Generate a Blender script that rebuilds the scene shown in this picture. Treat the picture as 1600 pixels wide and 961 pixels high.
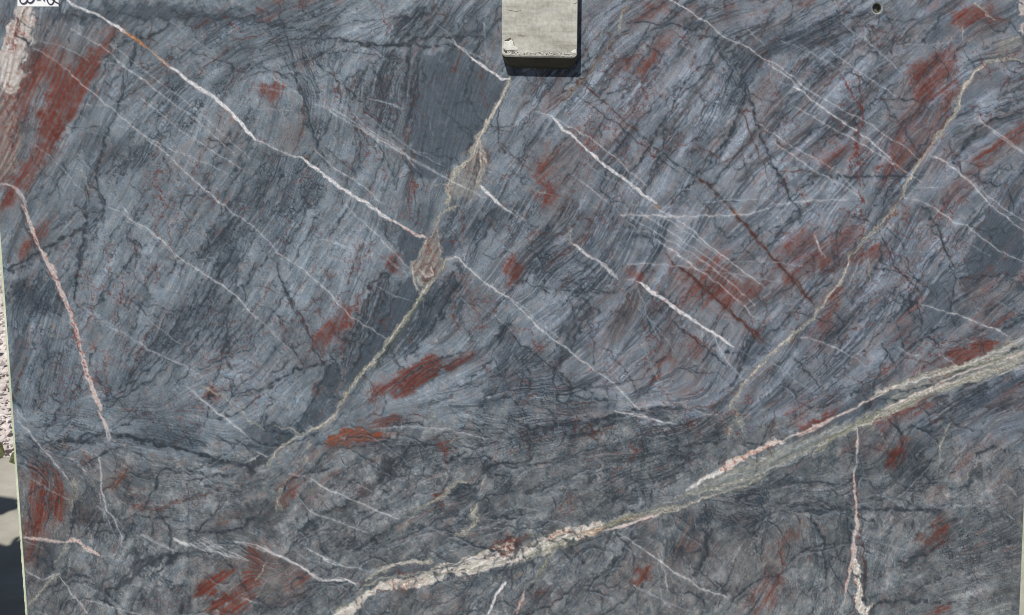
import bpy, bmesh, math, random
import numpy as np
from mathutils import Vector, Matrix
random.seed(5)
for o in list(bpy.data.objects): bpy.data.objects.remove(o)
SC = bpy.context.scene; COL = SC.collection
# ------------------------------------------------------------------ camera
W_PX, H_PX, FPX = 1600.0, 961.0, 1650.0
LEAN = math.radians(12.0); PITCH = math.radians(18.5); DIST = 3.0
P0 = Vector((0, 0, 1.27))
UP = Vector((0, math.sin(LEAN), math.cos(LEAN)))          # up along the leaning slab
NRM = Vector((0, -math.cos(LEAN), math.sin(LEAN)))        # out of its face
VIEW = Vector((0, math.cos(PITCH), -math.sin(PITCH))); CUP = Vector((0, math.sin(PITCH), math.cos(PITCH)))
CAM = P0 - VIEW * DIST
cd_ = bpy.data.cameras.new('camera'); cam = bpy.data.objects.new('camera', cd_); COL.objects.link(cam)
cam.location = CAM; cam.rotation_euler = (math.pi / 2 - PITCH, 0, 0)
cd_.sensor_width = 36; cd_.lens = 36 * FPX / W_PX; cd_.clip_end = 500; cd_.clip_start = .05
SC.camera = cam
# ------------------------------------------------------------------ light
SUN_D = (9 * Vector((1, 0, 0)) - 31 * UP - 30 * NRM).normalized()      # way the sunlight travels
sl = bpy.data.lights.new('sun', 'SUN'); sl.energy = 5.0; sl.angle = math.radians(.5); sl.color = (1, .965, .90)
so = bpy.data.objects.new('sun', sl); COL.objects.link(so); so.rotation_euler = SUN_D.to_track_quat('-Z', 'Y').to_euler(); so.location = (-3, -6, 8)
w = bpy.data.worlds.new('World'); SC.world = w; w.use_nodes = True
nt = w.node_tree; bg = nt.nodes['Background']; sk = nt.nodes.new('ShaderNodeTexSky'); sk.sky_type = 'NISHITA'; sk.sun_disc = False
sk.sun_elevation = math.asin(-SUN_D.z); sk.sun_rotation = math.atan2(-SUN_D.x, -SUN_D.y)
nt.links.new(sk.outputs[0], bg.inputs[0]); bg.inputs[1].default_value = .05
SC.view_settings.view_transform = 'Standard'; SC.view_settings.look = 'None'; SC.view_settings.gamma = 1; SC.view_settings.exposure = -0.28
SC.render.engine = 'CYCLES'; SC.render.resolution_x = 1024; SC.render.resolution_y = 615; SC.cycles.filter_width = 1.1

# ------------------------------------------------------------------ helpers
def on_slab(px, py, h=0.0):
    """point of the slab's plane (raised by h metres) that a spot of the photograph maps to"""
    d = (VIEW + Vector((1, 0, 0)) * ((px - 800) / FPX) + CUP * ((480.5 - py) / FPX))
    t = (P0 - CAM).dot(NRM) / d.dot(NRM)
    return CAM + d * t + NRM * h
def on_ground(px, py, z=0.0):
    d = (VIEW + Vector((1, 0, 0)) * ((px - 800) / FPX) + CUP * ((480.5 - py) / FPX))
    return CAM + d * ((z - CAM.z) / d.z)
def tag(o, label=None, cat=None, kind=None, group=None):
    for k, v in (('label', label), ('category', cat), ('kind', kind), ('group', group)):
        if v: o[k] = v
    return o
def obj(name, me, mat=None, parent=None):
    o = bpy.data.objects.new(name, me); COL.objects.link(o)
    if mat: me.materials.append(mat)
    if parent: o.parent = parent
    return o
def from_bm(name, bm, mat=None, parent=None, smooth=False):
    me = bpy.data.meshes.new(name); bmesh.ops.recalc_face_normals(bm, faces=bm.faces); bm.to_mesh(me); bm.free()
    if smooth: me.polygons.foreach_set('use_smooth', [True] * len(me.polygons))
    return obj(name, me, mat, parent)
def lin(r, g, b):
    f = lambda c: (c / 255 / 12.92) if c <= 10 else ((c / 255 + .055) / 1.055) ** 2.4
    return (f(r), f(g), f(b), 1)
def mat(name, c1, c2, scale=8, rough=.7, bump=.3, detail=6, stretch=(1, 1, 1), c3=None, metal=0, dist=.002):
    m = bpy.data.materials.new(name); m.use_nodes = True; N = m.node_tree.nodes; L = m.node_tree.links
    p = N['Principled BSDF']; tc = N.new('ShaderNodeTexCoord'); mp = N.new('ShaderNodeMapping'); mp.inputs['Scale'].default_value = stretch
    L.new(tc.outputs['Object'], mp.inputs[0])
    n = N.new('ShaderNodeTexNoise'); n.inputs['Scale'].default_value = scale; n.inputs['Detail'].default_value = detail; n.inputs['Roughness'].default_value = .65
    L.new(mp.outputs[0], n.inputs[0]); r = N.new('ShaderNodeValToRGB'); L.new(n.outputs[0], r.inputs[0])
    r.color_ramp.elements[0].position = .32; r.color_ramp.elements[1].position = .68
    r.color_ramp.elements[0].color = lin(*c1); r.color_ramp.elements[1].color = lin(*c2)
    if c3: e = r.color_ramp.elements.new(.8); e.color = lin(*c3)
    L.new(r.outputs[0], p.inputs['Base Color']); p.inputs['Roughness'].default_value = rough; p.inputs['Metallic'].default_value = metal
    b = N.new('ShaderNodeBump'); b.inputs['Strength'].default_value = bump; b.inputs['Distance'].default_value = dist
    n2 = N.new('ShaderNodeTexNoise'); n2.inputs['Scale'].default_value = scale * 5; n2.inputs['Detail'].default_value = 8; L.new(mp.outputs[0], n2.inputs[0])
    L.new(n2.outputs[0], b.inputs['Height']); L.new(b.outputs[0], p.inputs['Normal'])
    return m
MARKS = """
@0 0 3
w 14 .95: 310,0 345,25 420,55 470,75 520,105 575,140 640,185
w 9 .8: 640,185 700,235 760,280 800,315
o 12 .9: 570,135 610,165 650,195 690,225
o 7 .7: 690,225 740,265 800,315
w 17 .98: 800,315 850,350 900,390 960,425 1010,465 1060,505 1100,545
w 19 .95: 1100,545 1150,600 1195,655
o 6 .5: 1040,505 1090,550 1110,590
w 6 .62: 330,135 400,175 470,215 530,265 600,325
w 9 .7: 600,325 680,380 750,440
w 6 .55: 750,440 850,510 920,560 965,600 1030,660 1100,720
w 5 .5: 155,225 230,265 310,325
w 8 .68: 310,325 400,405 500,490 590,565 670,635 740,690 800,740 870,810
w 9 .75: 870,810 950,880 1045,960
w 5 .5: 670,635 780,690 880,730 1000,780 1095,830
w 4 .45: 450,285 560,305 600,325
w 5 .5: 520,205 590,260 660,320 740,380 850,460 930,520 990,580 1090,670 1180,745
h 5 .6: 150,190 250,205 340,240 420,290
h 5 .5: 155,230 250,235
h 5 .5: 505,490 600,485 700,500
h 6 .6: 370,495 500,490
h 4 .5: 740,460 640,520
h 7 .5: 520,580 580,600 640,610
h 5 .7: 165,675 240,740 300,800 350,860 400,905
h 4 .4: 300,575 380,600 500,640
h 4 .5: 340,690 420,790 480,860 550,940
h 5 .6: 800,100 860,150 930,200 1000,245
h 7 .7: 1085,0 1200,70
h 5 .6: 1060,480 1200,500
h 5 .5: 550,260 545,190
h 5 .6: 860,400 960,440
t 10 .4: 380,800 400,850 440,900
d 7 .85: 650,170 640,210 625,270 580,340 565,450 530,570
d 9 .9: 505,600 475,700 460,790 445,850 480,920 490,960
d 6 .6: 530,570 505,600
d 6 .6: 300,740 290,830 210,960
d 6 .8: 415,870 420,960
d 14 .85: 650,180 720,165 790,110
d 8 .6: 540,130 500,260 440,330
d 6 .5: 300,590 400,600 500,590
d 5 .5: 480,440 560,470 680,400 830,330
d 12 .6: 280,60 420,90 520,60
d 10 .6: 560,60 700,90 900,80 1000,90 1200,70
d 10 .7: 940,50 880,70 800,50
d 5 .5: 340,150 290,260 250,320
d 6 .5: 230,120 180,260 120,340
d 6 .5: 600,640 690,560 740,500
d 7 .6: 590,760 620,700 600,670
d 7 .6: 450,850 520,790 600,760
d 6 .5: 1090,300 1060,400 1020,450
d 6 .5: 940,690 1060,680 1140,640
D 8 .6: 180,60 520,20 800,20 1200,50 1200,100 1000,95 700,85 480,100 250,95
X 10 1: 780,360 900,380 960,480 900,620 800,660 760,640 760,480
X 10 1: 600,680 720,660 760,760 640,800 560,820 460,850 520,780 590,740
X 10 .8: 1050,200 1180,230 1180,360 1040,460 1000,400
X 10 .9: 1120,870 1200,800 1200,960 1080,960
X 12 .5: 840,60 1200,60 1200,250 1000,250 900,160
R 6 .95: 390,260 500,200 540,130 470,260 430,350 370,480 320,560 300,520 310,400 340,310
R 5 1: 260,380 300,340 300,420 280,480 290,560 270,640 235,740 200,620 180,550 220,480 250,420
R 5 1: 190,560 270,540 275,640 240,690 210,620
R 8 .85: 150,240 200,250 250,330 180,360 120,450 90,560 65,520 60,450 110,350
B 10 .8: 160,90 240,90 260,200 200,260 150,230
B 10 .6: 470,110 550,120 520,220 430,280
R 8 .7: 200,340 260,290 310,260 300,310 230,370
R 8 .9: 60,860 100,800 170,700 215,640 220,690 130,840 60,950 10,960
B 12 .6: 100,240 300,200 400,260 330,560 250,760 120,900 60,600
B 12 .4: 170,240 300,120 360,200 330,520 110,640
W 4 1: 85,20 150,30 165,80 150,160 135,240 100,330 70,400 40,430 0,400 0,250 20,200 40,100
P 6 .9: -30,410 60,430 70,540 95,600 80,720 60,820 20,860 -30,860
W 6 .5: -20,250 60,250 50,420 -20,420
r 9 .8: 60,90 90,140 60,200 100,210
r 8 .7: 25,195 70,215 60,260
r 6 .8: 95,105 100,140 60,170
r 6 .7: 150,40 165,90 145,130
r 6 .8: 100,180 145,165
o 7 .5: 110,70 130,110
E 4 1: 20,80 110,80 110,250 20,250
E 4 .8: -30,440 70,440 80,700 -30,800
g 7 .5: 165,140 150,240 110,350 65,440
g 7 .5: 70,560 95,610 80,730 50,830
D 10 .6: 80,580 180,590 160,640 100,620
L 12 .4: 480,270 640,280 600,440 450,480
L 12 .35: 560,600 700,560 800,640 820,700 700,660
B 12 .6: 980,660 1090,600 1130,610 1110,660 980,690
B 12 .5: 990,540 1060,520 1110,590 1010,620
B 12 .4: 780,740 880,660 920,700 830,780
r 8 .7: 700,850 740,880 760,930
r 5 .8: 800,790 825,790
E 6 .7: 680,760 920,740 1060,960 720,960
D 20 .4: 0,0 80,0 60,100 20,160 0,160
h 8 .7: 0,870 50,865 100,900 125,950
w 9 .8: 20,862 60,870 105,915 125,960
@400 0 3
d 10 .75: 340,180 440,195 530,215 620,210 700,205 780,220 860,210 940,215
d 12 .8: 520,215 640,210 720,215
d 8 .7: 450,20 400,60 350,110 250,140 150,130 50,110 0,90
d 6 .85: 110,60 150,200 180,300 190,370 215,450 240,520 270,620 310,720 350,800
d 9 .6: 240,520 270,620 290,700 320,760
d 5 .7: 0,310 90,335 190,365
d 8 .6: 160,190 260,180 340,180
d 7 .6: 230,300 330,240 380,190
d 6 .6: 640,130 740,60 800,30
d 7 .7: 650,180 720,150 800,60 850,30
d 7 .7: 720,200 760,150 830,80
d 7 .6: 840,200 900,150 920,120
d 6 .6: 1030,80 1040,150 1030,190
D 8 .5: 1020,90 1070,90 1050,200 1020,190
h 5 .5: 840,110 900,155 930,190
w 10 .8: 920,185 970,235 1020,280
w 13 .97: 1010,272 1080,320 1130,355 1160,370 1195,368
h 7 .8: 1070,110 1075,170 1075,240
w 8 .6: 280,490 320,500 370,535 430,570
w 6 .5: 430,570 500,610 570,660 620,690 700,700
h 8 .6: 530,465 600,480 700,515
h 8 .6: 340,450 400,495 440,510
h 8 .6: 0,410 80,420 170,445
w 6 .5: 60,350 130,400 190,430 215,465
b 8 .5: 215,465 225,540 210,620 170,720
h 5 .6: 0,510 120,515 190,520
w 11 .8: 0,655 40,670 90,700 160,725 210,740
w 17 .97: 210,740 260,775 320,820 380,865 430,900 480,930 540,960
o 8 .5: 220,730 260,750
r 6 .7: 0,630 20,650 50,675
r 5 .6: 400,880 410,900
w 7 .7: 270,690 320,745 370,790 430,825 500,870 560,925 600,960
d 6 .85: 410,380 460,450 520,530 600,610 680,670
h 6 .8: 600,600 680,655 740,710 880,780
d 6 .6: 740,720 850,770 900,800
d 6 .7: 410,380 470,345 550,300 580,270
d 6 .5: 850,470 920,560 1010,650
X 10 .9: 640,130 720,60 830,20 900,60 860,140 800,190 660,190
X 10 .6: 440,380 540,300 640,250 740,260 800,290 770,420 740,560 700,660 600,600 500,500
d 6 .7: 640,260 600,330 560,420
d 7 .7: 680,240 640,360 600,440 590,530 590,600
d 6 .6: 720,260 700,350 690,440 680,500
d 6 .6: 740,300 740,400 720,520 690,640
d 6 .6: 800,280 780,380 750,500 740,600
d 6 .6: 500,330 470,420
d 6 .6: 560,310 540,400 510,470
d 6 .5: 570,460 560,540
d 7 .6: 480,680 450,800 420,880
d 7 .6: 600,720 560,830 520,900
d 6 .6: 560,660 610,740 640,830
d 7 .6: 450,560 490,680 480,760
d 7 .5: 690,720 730,800 740,850
d 6 .6: 860,300 820,370 800,420
h 8 .6: 730,270 720,350 705,450
h 8 .4: 950,330 930,400
h 8 .4: 810,560 830,640
S 8 .8: 770,400 800,300 1000,300 1100,330 1170,400 1100,560 1020,680 960,760 900,800 820,850 740,830 700,760 730,650 760,520
R 5 .8: 20,400 130,400 110,420 30,440
R 8 .6: 50,450 90,450 80,480 50,475
R 6 .8: 0,60 90,65 60,85 0,85
R 6 .6: 200,0 250,0 220,40 180,30
R 6 .6: 90,0 120,0 110,60 95,60
B 8 .7: 110,600 170,560 220,520 225,620 160,720 110,700
r 5 .7: 450,540 480,590 470,620
r 5 .7: 600,780 610,850
r 9 .8: 740,850 745,960
r 5 .7: 590,520 590,580
r 5 .6: 740,450 750,520
r 5 .6: 520,260 550,275 550,250
r 5 .6: 640,250 700,300 690,270
r 4 .6: 380,640 385,680
r 4 .6: 470,620 540,640
r 6 .5: 1050,430 1040,470
E 4 .6: 500,380 780,250 780,600 560,860 440,620
t 9 .6: 1200,380 1160,440 1120,510
t 13 .85: 1120,510 1080,580 1045,640
t 10 .8: 1045,640 1010,700 985,760 920,825 895,880 900,960
t 8 .6: 1050,640 1065,700 1075,780 1050,870 1010,920
B 6 .8: 1045,640 1080,700 1075,800 1040,880 990,940 920,900 930,830 990,760
P 6 .5: 1000,700 1050,680 1030,800 990,830 960,800
R 5 .6: 1050,700 1085,700 1080,770 1050,770
t 8 .6: 830,870 900,870 910,900
r 7 .7: 900,890 915,930
h 10 .5: 930,840 980,820
w 17 .8: 1055,870 1090,910 1140,960
h 6 .7: 1080,795 1140,820 1200,850
h 5 .4: 1080,700 1140,720 1190,760
d 6 .5: 1080,640 1140,600 1200,580
X 12 1: 0,740 150,740 260,780 330,850 300,960 0,960
X 10 .9: 200,350 300,340 280,500 330,600 270,700 220,560
X 10 .9: 30,100 350,110 380,180 300,300 200,330 150,230 60,200
X 12 .6: 0,0 400,0 340,90 0,90
X 12 .6: 850,30 1140,30 1140,230 940,220
L 6 .6: 20,250 130,250 180,320 180,370 60,340
L 8 .5: 310,380 400,380 450,500 430,600 320,480
L 4 .6: 345,50 380,100 330,110
L 10 .5: 540,50 620,60 640,170 500,180 420,110
L 6 .5: 380,210 530,220 480,240 380,240
L 8 .5: 520,480 640,500 680,640 560,560
L 12 .4: 380,620 560,700 640,760 640,900 500,860 400,780
L 8 .4: 975,190 1040,200 1000,240 970,230
L 10 .4: 830,220 980,230 960,290 840,270
@800 0 3
t 11 .5: 540,0 520,70 500,160
h 5 .4: 440,80 410,190
w 10 .88: 745,0 800,30 860,70 910,100 960,145
w 9 .8: 960,145 1020,185 1080,210 1140,245 1200,290
R 6 .7: 570,100 620,50 700,10 720,0 735,30 690,60 620,85
R 6 .7: 980,80 1000,30 1040,0 1060,10 1010,80
B 14 .5: 920,130 1200,60 1200,120 1030,120
R 10 .5: 1130,0 1200,0 1200,40 1150,20
D 5 .8: 840,110 890,80 895,20 915,30 915,90 900,138 830,135
D 8 .4: 740,110 830,60 850,120
d 9 .8: 550,110 620,105 700,115 760,110 820,130 890,138
d 6 .6: 480,180 540,130
b 10 .5: 150,520 230,460 320,390 390,310 440,230 490,180
t 5 .5: 230,460 320,390 390,310 440,230 490,180
d 8 .6: 430,200 380,290 310,370
d 9 .75: 400,450 470,370 560,260 620,160 640,120
d 7 .6: 410,480 520,400 610,290 680,150
d 5 .7: 360,490 460,440 560,400
d 8 .75: 640,660 700,580 760,480 800,400 870,330 930,300
d 8 .75: 520,830 600,760 650,680 700,590 740,530
d 7 .7: 630,900 650,820 700,700 720,600
d 8 .7: 790,450 900,350 940,310 935,280
d 5 .5: 870,250 830,310
d 9 .8: 1090,400 1080,470 1030,600 980,690 900,760 870,830
d 7 .8: 1140,620 1080,700 1000,790 950,860 900,880
d 7 .6: 950,190 990,270 1030,350
d 7 .8: 1130,480 1150,600 1180,680 1200,720
d 9 .8: 870,830 920,870 980,920 1000,960
b 7 .7: 870,830 940,875
d 7 .7: 740,960 800,900 870,840
d 6 .6: 440,930 520,830
d 5 .5: 940,200 920,260
d 6 .5: 30,760 70,690 100,640
b 7 .85: 310,380 380,440 450,490 510,550 570,605
d 7 .75: 570,605 640,665 700,715 760,760 830,810 880,840
b 10 .7: 560,600 590,615
w 9 .6: 110,520 170,540 200,560
w 16 .9: 190,550 240,605 290,640 340,690
w 17 .97: 340,690 400,745 470,800 540,850 610,905 680,955
h 6 .6: 150,545 80,560 0,590
h 5 .7: 240,480 310,520 360,560
h 6 .6: 360,770 420,820 520,870 600,930
w 8 .5: 280,820 340,860 400,910 450,950
h 6 .7: 0,830 40,860
h 9 .7: 100,890 190,915
h 6 .7: 680,880 760,890 860,890
w 6 .5: 900,950 1000,940 1200,930
h 7 .8: 1100,130 1150,180 1180,215
h 7 .7: 790,210 870,245
h 5 .6: 60,440 150,510 
B 8 .6: 590,350 610,290 640,230 660,250 650,310 640,370 
R 6 .75: 595,330 620,290 650,260 650,310 620,340
R 10 .55: 690,170 750,170 720,220 680,230
R 6 .6: 470,330 480,300 540,260 540,290
B 6 .9: 150,500 180,430 220,370 240,370 200,460
R 6 .6: 110,830 130,770 150,740 160,760 140,810
R 8 .7: 130,960 150,900 130,850 190,870 200,950
R 6 .6: 290,630 310,600 310,650
R 5 .6: 360,690 390,640 385,700
R 6 .6: 830,720 860,680 855,710
B 12 .5: 60,720 130,730 300,740 200,830 130,820
B 12 .4: 560,400 700,150 760,170 640,380
E 8 1: 250,550 480,480 560,640 380,800 260,760
E 8 .7: 380,250 660,200 640,560 480,620 420,480
E 8 .5: 940,60 1200,20 1200,90 1000,110
E 8 .6: 80,760 320,720 420,900 200,960 80,900
X 8 .8: 40,760 100,650 150,570 190,570 110,690
X 8 .7: 740,600 830,560 820,640 700,780 650,830 700,650
X 8 .9: 1000,260 1090,230 1110,380 1060,450 1000,560 860,740 820,720 960,480
X 10 .5: 980,60 1200,130 1200,400 1120,400 1020,280
X 8 .6: 180,300 300,300 320,380 200,460 100,470 20,380
X 10 .5: 930,120 1000,180 1060,220 960,240
X 10 .6: 400,800 520,600 560,640 520,840 420,960
B 10 .7: 1100,450 1200,400 1200,560 1150,560
B 10 .6: 1000,860 1160,740 1200,760 1100,860
B 10 .6: 830,30 700,60 620,100 720,110 800,70
L 8 .65: 740,220 870,250 900,290 780,430 640,560 560,520 620,440
L 6 .6: 350,350 420,320 410,400 350,410
L 8 .5: 830,430 920,330 960,420 870,540 760,570
L 8 .6: 540,460 620,380 640,420 580,500
L 12 .4: 400,560 560,640 620,700 520,820 400,720
L 12 .5: 960,260 1050,340 1000,460 930,500 880,560
L 12 .35: 480,620 640,560 760,760 900,780 820,900 680,900
@1200 0 3
w 8 .8: 0,300 50,335 100,370
w 15 .9: 120,405 150,420
w 8 .7: 100,370 150,415 200,465
w 12 .92: 200,465 270,515 340,565 410,610
w 10 .9: 410,610 460,645 520,695 580,750
h 6 .6: 580,750 600,800
w 8 .7: 0,285 50,310 100,350 140,375 170,410 230,445
w 7 .62: 230,445 300,485 360,520 420,550 490,590 560,640 630,680 705,745
h 5 .6: 0,360 80,390 130,415
w 8 .7: 20,660 80,705 150,750 210,795
w 6 .6: 210,795 270,830 340,860 400,900 460,950
h 7 .8: 340,100 400,150 460,185 510,235
h 8 .8: 510,235 570,290 630,345
t 8 .8: 945,0 1000,40 1065,95
h 6 .7: 340,200 380,235
h 7 .6: 60,190 150,225 220,260 300,300
w 7 .7: 990,570 1050,610 1110,660 1160,695 1200,725
w 10 .8: 765,735 820,750 870,790 930,840 980,890 1040,960
w 6 .6: 780,730 850,775 950,850 1020,910 1085,960
h 6 .5: 850,575 950,590
w 6 .6: 640,925 750,955
h 7 .8: 660,880 820,875
h 5 .4: 690,815 880,830
w 8 .7: 40,960 140,945 240,940 370,935
w 7 .5: 910,120 915,190
h 8 .6: 1130,380 1160,300
t 10 .6: 1200,285 1140,275 1080,280 1020,300 970,340
k 7 .7: 1020,300 970,340 930,390 905,440
t 13 .75: 970,340 930,390 900,450 885,510 840,570 800,640 755,690
t 15 .85: 755,690 720,750 680,810 650,870 620,940
k 6 .6: 700,780 650,860
B 6 .8: 1090,200 1190,155 1200,250 1100,270 1000,310 1040,260
G 6 .5: 1090,200 1190,165 1200,215 1110,250 1030,280
t 6 .6: 1090,210 1190,165
h 7 .7: 640,210 740,210 800,205 860,195 880,185
W 3 .9: 1185,-30 1210,-30 1210,160 1195,150 1186,100
r 6 .85: 340,330 380,420 430,480 440,540 430,620 415,700 430,780 430,870 440,960
r 8 .8: 415,660 405,720 380,780
r 7 .6: 410,740 460,700
d 5 .8: 540,450 560,510 610,570 660,640 700,700 720,740
d 4 .8: 500,462 680,465
d 4 .7: 180,830 330,825 700,825
R 5 .85: 660,390 700,320 780,260 870,210 880,230 800,290 720,350
R 5 .85: 680,460 720,400 750,360 760,390 700,470
R 8 .6: 590,540 680,440 700,470 640,560 600,650
R 6 .75: 740,460 800,360 870,270 890,290 810,400 750,470
R 6 .85: 870,60 940,40 1030,55 1065,90 1000,90 900,120 870,95
B 14 .7: 860,60 1080,80 1080,240 950,190 860,120
R 8 .6: 730,40 790,10 760,60
B 8 .8: 640,150 700,110 690,180 650,200
R 8 .75: 580,760 640,710 740,600 800,540 850,440 870,450 830,560 720,680 640,770 580,790
R 6 .8: 520,850 560,770 600,740 590,800 530,860
R 6 .85: 960,780 1000,720 1080,660 1200,590 1200,620 1110,680 1020,740 970,800
R 10 .6: 830,930 900,870 960,840 900,910 850,960
R 10 .55: 220,740 330,690 370,700 260,760
R 8 .6: 400,690 470,670 460,700 410,740
R 8 .5: 1040,240 1100,210 1060,250
R 6 .8: 120,0 220,0 200,20 150,20
R 6 .7: 160,370 205,330 200,365
B 12 .6: 0,400 60,380 60,460 0,520
B 12 .5: 950,360 1200,380 1200,460 1000,420
B 14 .4: 740,760 860,780 780,860 700,850
B 14 .5: 590,380 760,280 860,300 740,500 600,620
E 8 .9: 640,300 880,200 900,420 760,480 640,420
E 8 .8: 20,560 160,540 160,680 30,700
E 8 .9: 500,760 600,760 620,900 500,900
E 8 .7: 340,330 500,300 460,700 320,720
d 7 .75: 0,640 60,570 170,450
d 9 .8: 110,940 60,830 0,760
d 7 .6: 120,940 200,850 260,800
d 8 .7: 990,540 1100,500 1200,460
d 10 .75: 900,710 960,640 1010,580 1100,550 1200,530
d 6 .6: 1090,285 1150,330 1190,370
d 14 .8: 1090,283 1140,285 1200,295
d 8 .5: 730,210 740,170 830,60
d 8 .7: 880,720 890,760
d 9 .6: 540,960 580,860 640,820
d 8 .6: 420,450 500,360 570,290
d 7 .6: 330,620 450,520 600,380
d 7 .6: 200,410 330,310 420,190
d 7 .6: 150,660 300,560 420,470
d 8 .6: 1130,110 1200,170
X 10 1: 80,100 330,60 480,60 450,140 300,300 200,400 150,270 100,200
X 10 .7: 330,460 600,260 650,350 500,560 330,640 150,640
X 10 .8: 480,200 640,60 720,80 640,220 520,250
X 10 .6: 700,520 860,460 840,600 660,800 560,940 500,960 560,840
X 10 .5: 0,460 160,420 120,560 0,640
D 8 .7: 0,200 60,170 50,260 0,290
D 12 .55: 1080,880 1200,780 1200,960 1050,960
D 12 .5: 740,160 850,60 880,150 830,200 740,200
S 8 .5: 950,350 1050,310 1160,380 1040,420 960,500 940,600 890,700 860,600 900,500
L 8 .75: 330,250 420,190 490,210 430,400 330,520 250,500 200,420
L 8 .5: 50,640 180,520 270,560 270,640 150,690
L 8 .6: 450,660 560,680 570,740 480,830 440,780
L 12 .4: 60,230 180,250 160,330 60,300
L 8 .5: 900,270 1000,250 940,330 900,330
L 12 .4: 20,780 200,700 330,840 200,930
@0 320 3
k 20 .85: 105,0 130,60 160,140 190,210
k 24 .9: 190,210 240,290 280,390 320,490 350,570 375,660
k 25 .9: 375,660 400,760 430,850 475,960
r 8 .8: 140,130 180,180 200,200
r 9 .75: 220,280 260,340 280,360
r 7 .85: 265,370 290,440 330,500
r 8 .8: 345,520 350,640
r 8 .8: 360,650 385,700 405,780 440,820
r 6 .7: 320,480 345,500 360,550
r 6 .7: 105,0 110,50 150,110
d 8 .6: 95,20 130,120 170,220 230,330 270,430 320,510
w 8 .7: 1045,0 1110,50 1150,75 1200,115
w 5 .5: 500,10 560,30 620,75
w 8 .7: 570,0 620,75 680,105 740,150 800,210 860,260
w 10 .8: 860,260 930,310 1000,350 1060,390 1110,430 1150,480 1200,530
h 6 .7: 600,445 680,520 760,590 850,660
h 20 .6: 440,500 520,570 620,630 720,690 790,720 880,770
h 16 .55: 880,770 960,820 1040,880 1130,950
w 6 .4: 640,640 740,700 880,760 950,805
h 14 .6: 480,560 600,610
h 5 .6: 340,450 480,540
h 6 .6: 870,850 950,920 990,960
h 8 .5: 340,240 370,260
h 6 .6: 860,150 930,245
h 9 .6: 930,255 1000,248
d 12 .85: 410,0 400,60 405,100 385,180 375,250 360,350 345,450
d 14 .8: 400,110 320,150 240,200 215,240
d 9 .7: 150,270 60,310 0,290
d 5 .5: 230,130 340,50 400,10
d 6 .7: 690,0 630,90 600,140
d 10 .7: 600,160 640,170 670,200
d 8 .6: 450,480 490,410 560,320 650,230
d 6 .5: 570,430 720,480 850,500
d 9 .6: 160,960 200,780 230,640
d 7 .6: 1060,540 960,640 880,740
d 7 .6: 1010,820 1060,640 1070,500
d 6 .6: 440,800 500,860 600,960
d 5 .5: 760,500 680,640
d 8 .7: 0,820 100,960
d 10 .7: 900,230 1000,190 1100,60
d 8 .6: 1150,460 1150,360 1200,280
d 5 .6: 1200,860 1080,900
d 7 .6: 680,0 600,100 590,170
d 8 .6: 270,640 350,600
d 8 .7: 700,660 760,710 860,760
X 12 1: 930,200 1060,150 1120,250 1090,350 950,480 900,600 780,740 700,700 880,480 960,350
X 14 .9: 720,650 860,620 760,740 620,860 500,960 460,940 600,760
X 10 1: 50,380 200,360 250,420 200,530 130,480 60,500
D 10 .5: 50,380 200,360 250,420 200,530 130,480 60,500
D 8 .6: 60,640 130,600 100,700 60,800
D 8 .5: 200,620 260,640 230,760 190,740
X 16 .6: 30,350 300,400 330,600 400,960 50,960
X 8 .9: 420,0 480,20 470,120 420,210 380,190
X 12 .7: 1060,0 1200,0 1200,160 1060,150
X 12 .6: 980,480 1180,440 1200,640 1040,700 940,620
d 6 .7: 950,340 900,460 780,640 700,700
d 6 .7: 1010,330 960,450 900,560 820,650
d 6 .7: 880,480 760,640 640,760 540,880
d 6 .6: 1060,150 1000,300 940,420
r 6 .8: 380,250 410,350 425,430 430,490 460,550
r 6 .9: 575,320 570,420 545,520
r 6 .8: 500,880 500,780 495,720 520,700
o 5 .5: 500,740 515,705
r 7 .8: 620,180 635,210 635,250
r 5 .7: 700,30 740,80
r 6 .7: 720,380 735,340 700,280
r 6 .6: 240,540 245,575
r 7 .7: 450,655 410,700
r 6 .6: 770,0 830,40 810,70
R 8 .8: 100,240 130,170 170,130 190,150 160,200 120,250
R 6 .6: 190,120 230,80 210,120
B 12 .8: 70,280 110,180 170,140 150,250
R 8 .9: 975,870 1000,850 1020,880 1005,905 980,895
B 14 .8: -20,-20 105,-10 60,60 -20,90
E 8 .9: 240,730 460,760 520,900 280,920
E 8 .8: 560,640 680,640 660,720 560,710
E 8 .8: 680,220 780,330 680,400 630,330
E 8 .8: 680,0 900,0 900,120 740,110
E 8 .6: 840,640 1200,600 1200,960 900,960
E 8 .5: 220,460 440,480 480,600 360,660
E 8 .6: 520,360 640,300 560,560
t 10 .5: 240,545 250,580
t 9 .4: 205,605 250,620
t 10 .4: 400,145 415,160
t 20 .25: 40,380 60,460
L 16 .4: 430,260 620,260 560,480 460,440
L 16 .4: 640,240 860,300 900,380 700,460 640,360
L 16 .3: 420,600 560,640 640,760 480,880 430,740
L 16 .4: 1000,850 1060,720 1200,640 1200,800
L 16 .3: 60,60 320,60 280,120 200,180 140,100
L 12 .4: 240,720 330,720 340,780 260,810
B 12 .3: 400,640 520,590 460,680 410,720
@400 320 3
w 17 .97: 515,0 560,25 610,60 670,90
k 17 .95: 670,90 720,120 770,145 805,155
r 6 .8: 700,110 740,135 760,125
r 5 .6: 620,75 640,70
w 8 .55: 420,0 480,60 550,125 620,200 680,260 720,300
w 7 .62: 0,120 60,170 110,230 170,265
w 9 .7: 170,265 230,310 290,360 340,410 400,480 450,530
w 6 .62: 450,530 520,570 615,630
h 26 .45: 310,160 380,180 450,210 530,240 600,270
w 6 .4: 310,160 380,180 450,205
w 11 .9: 900,260 930,248 970,270 1030,330 1100,385 1200,445
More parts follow.
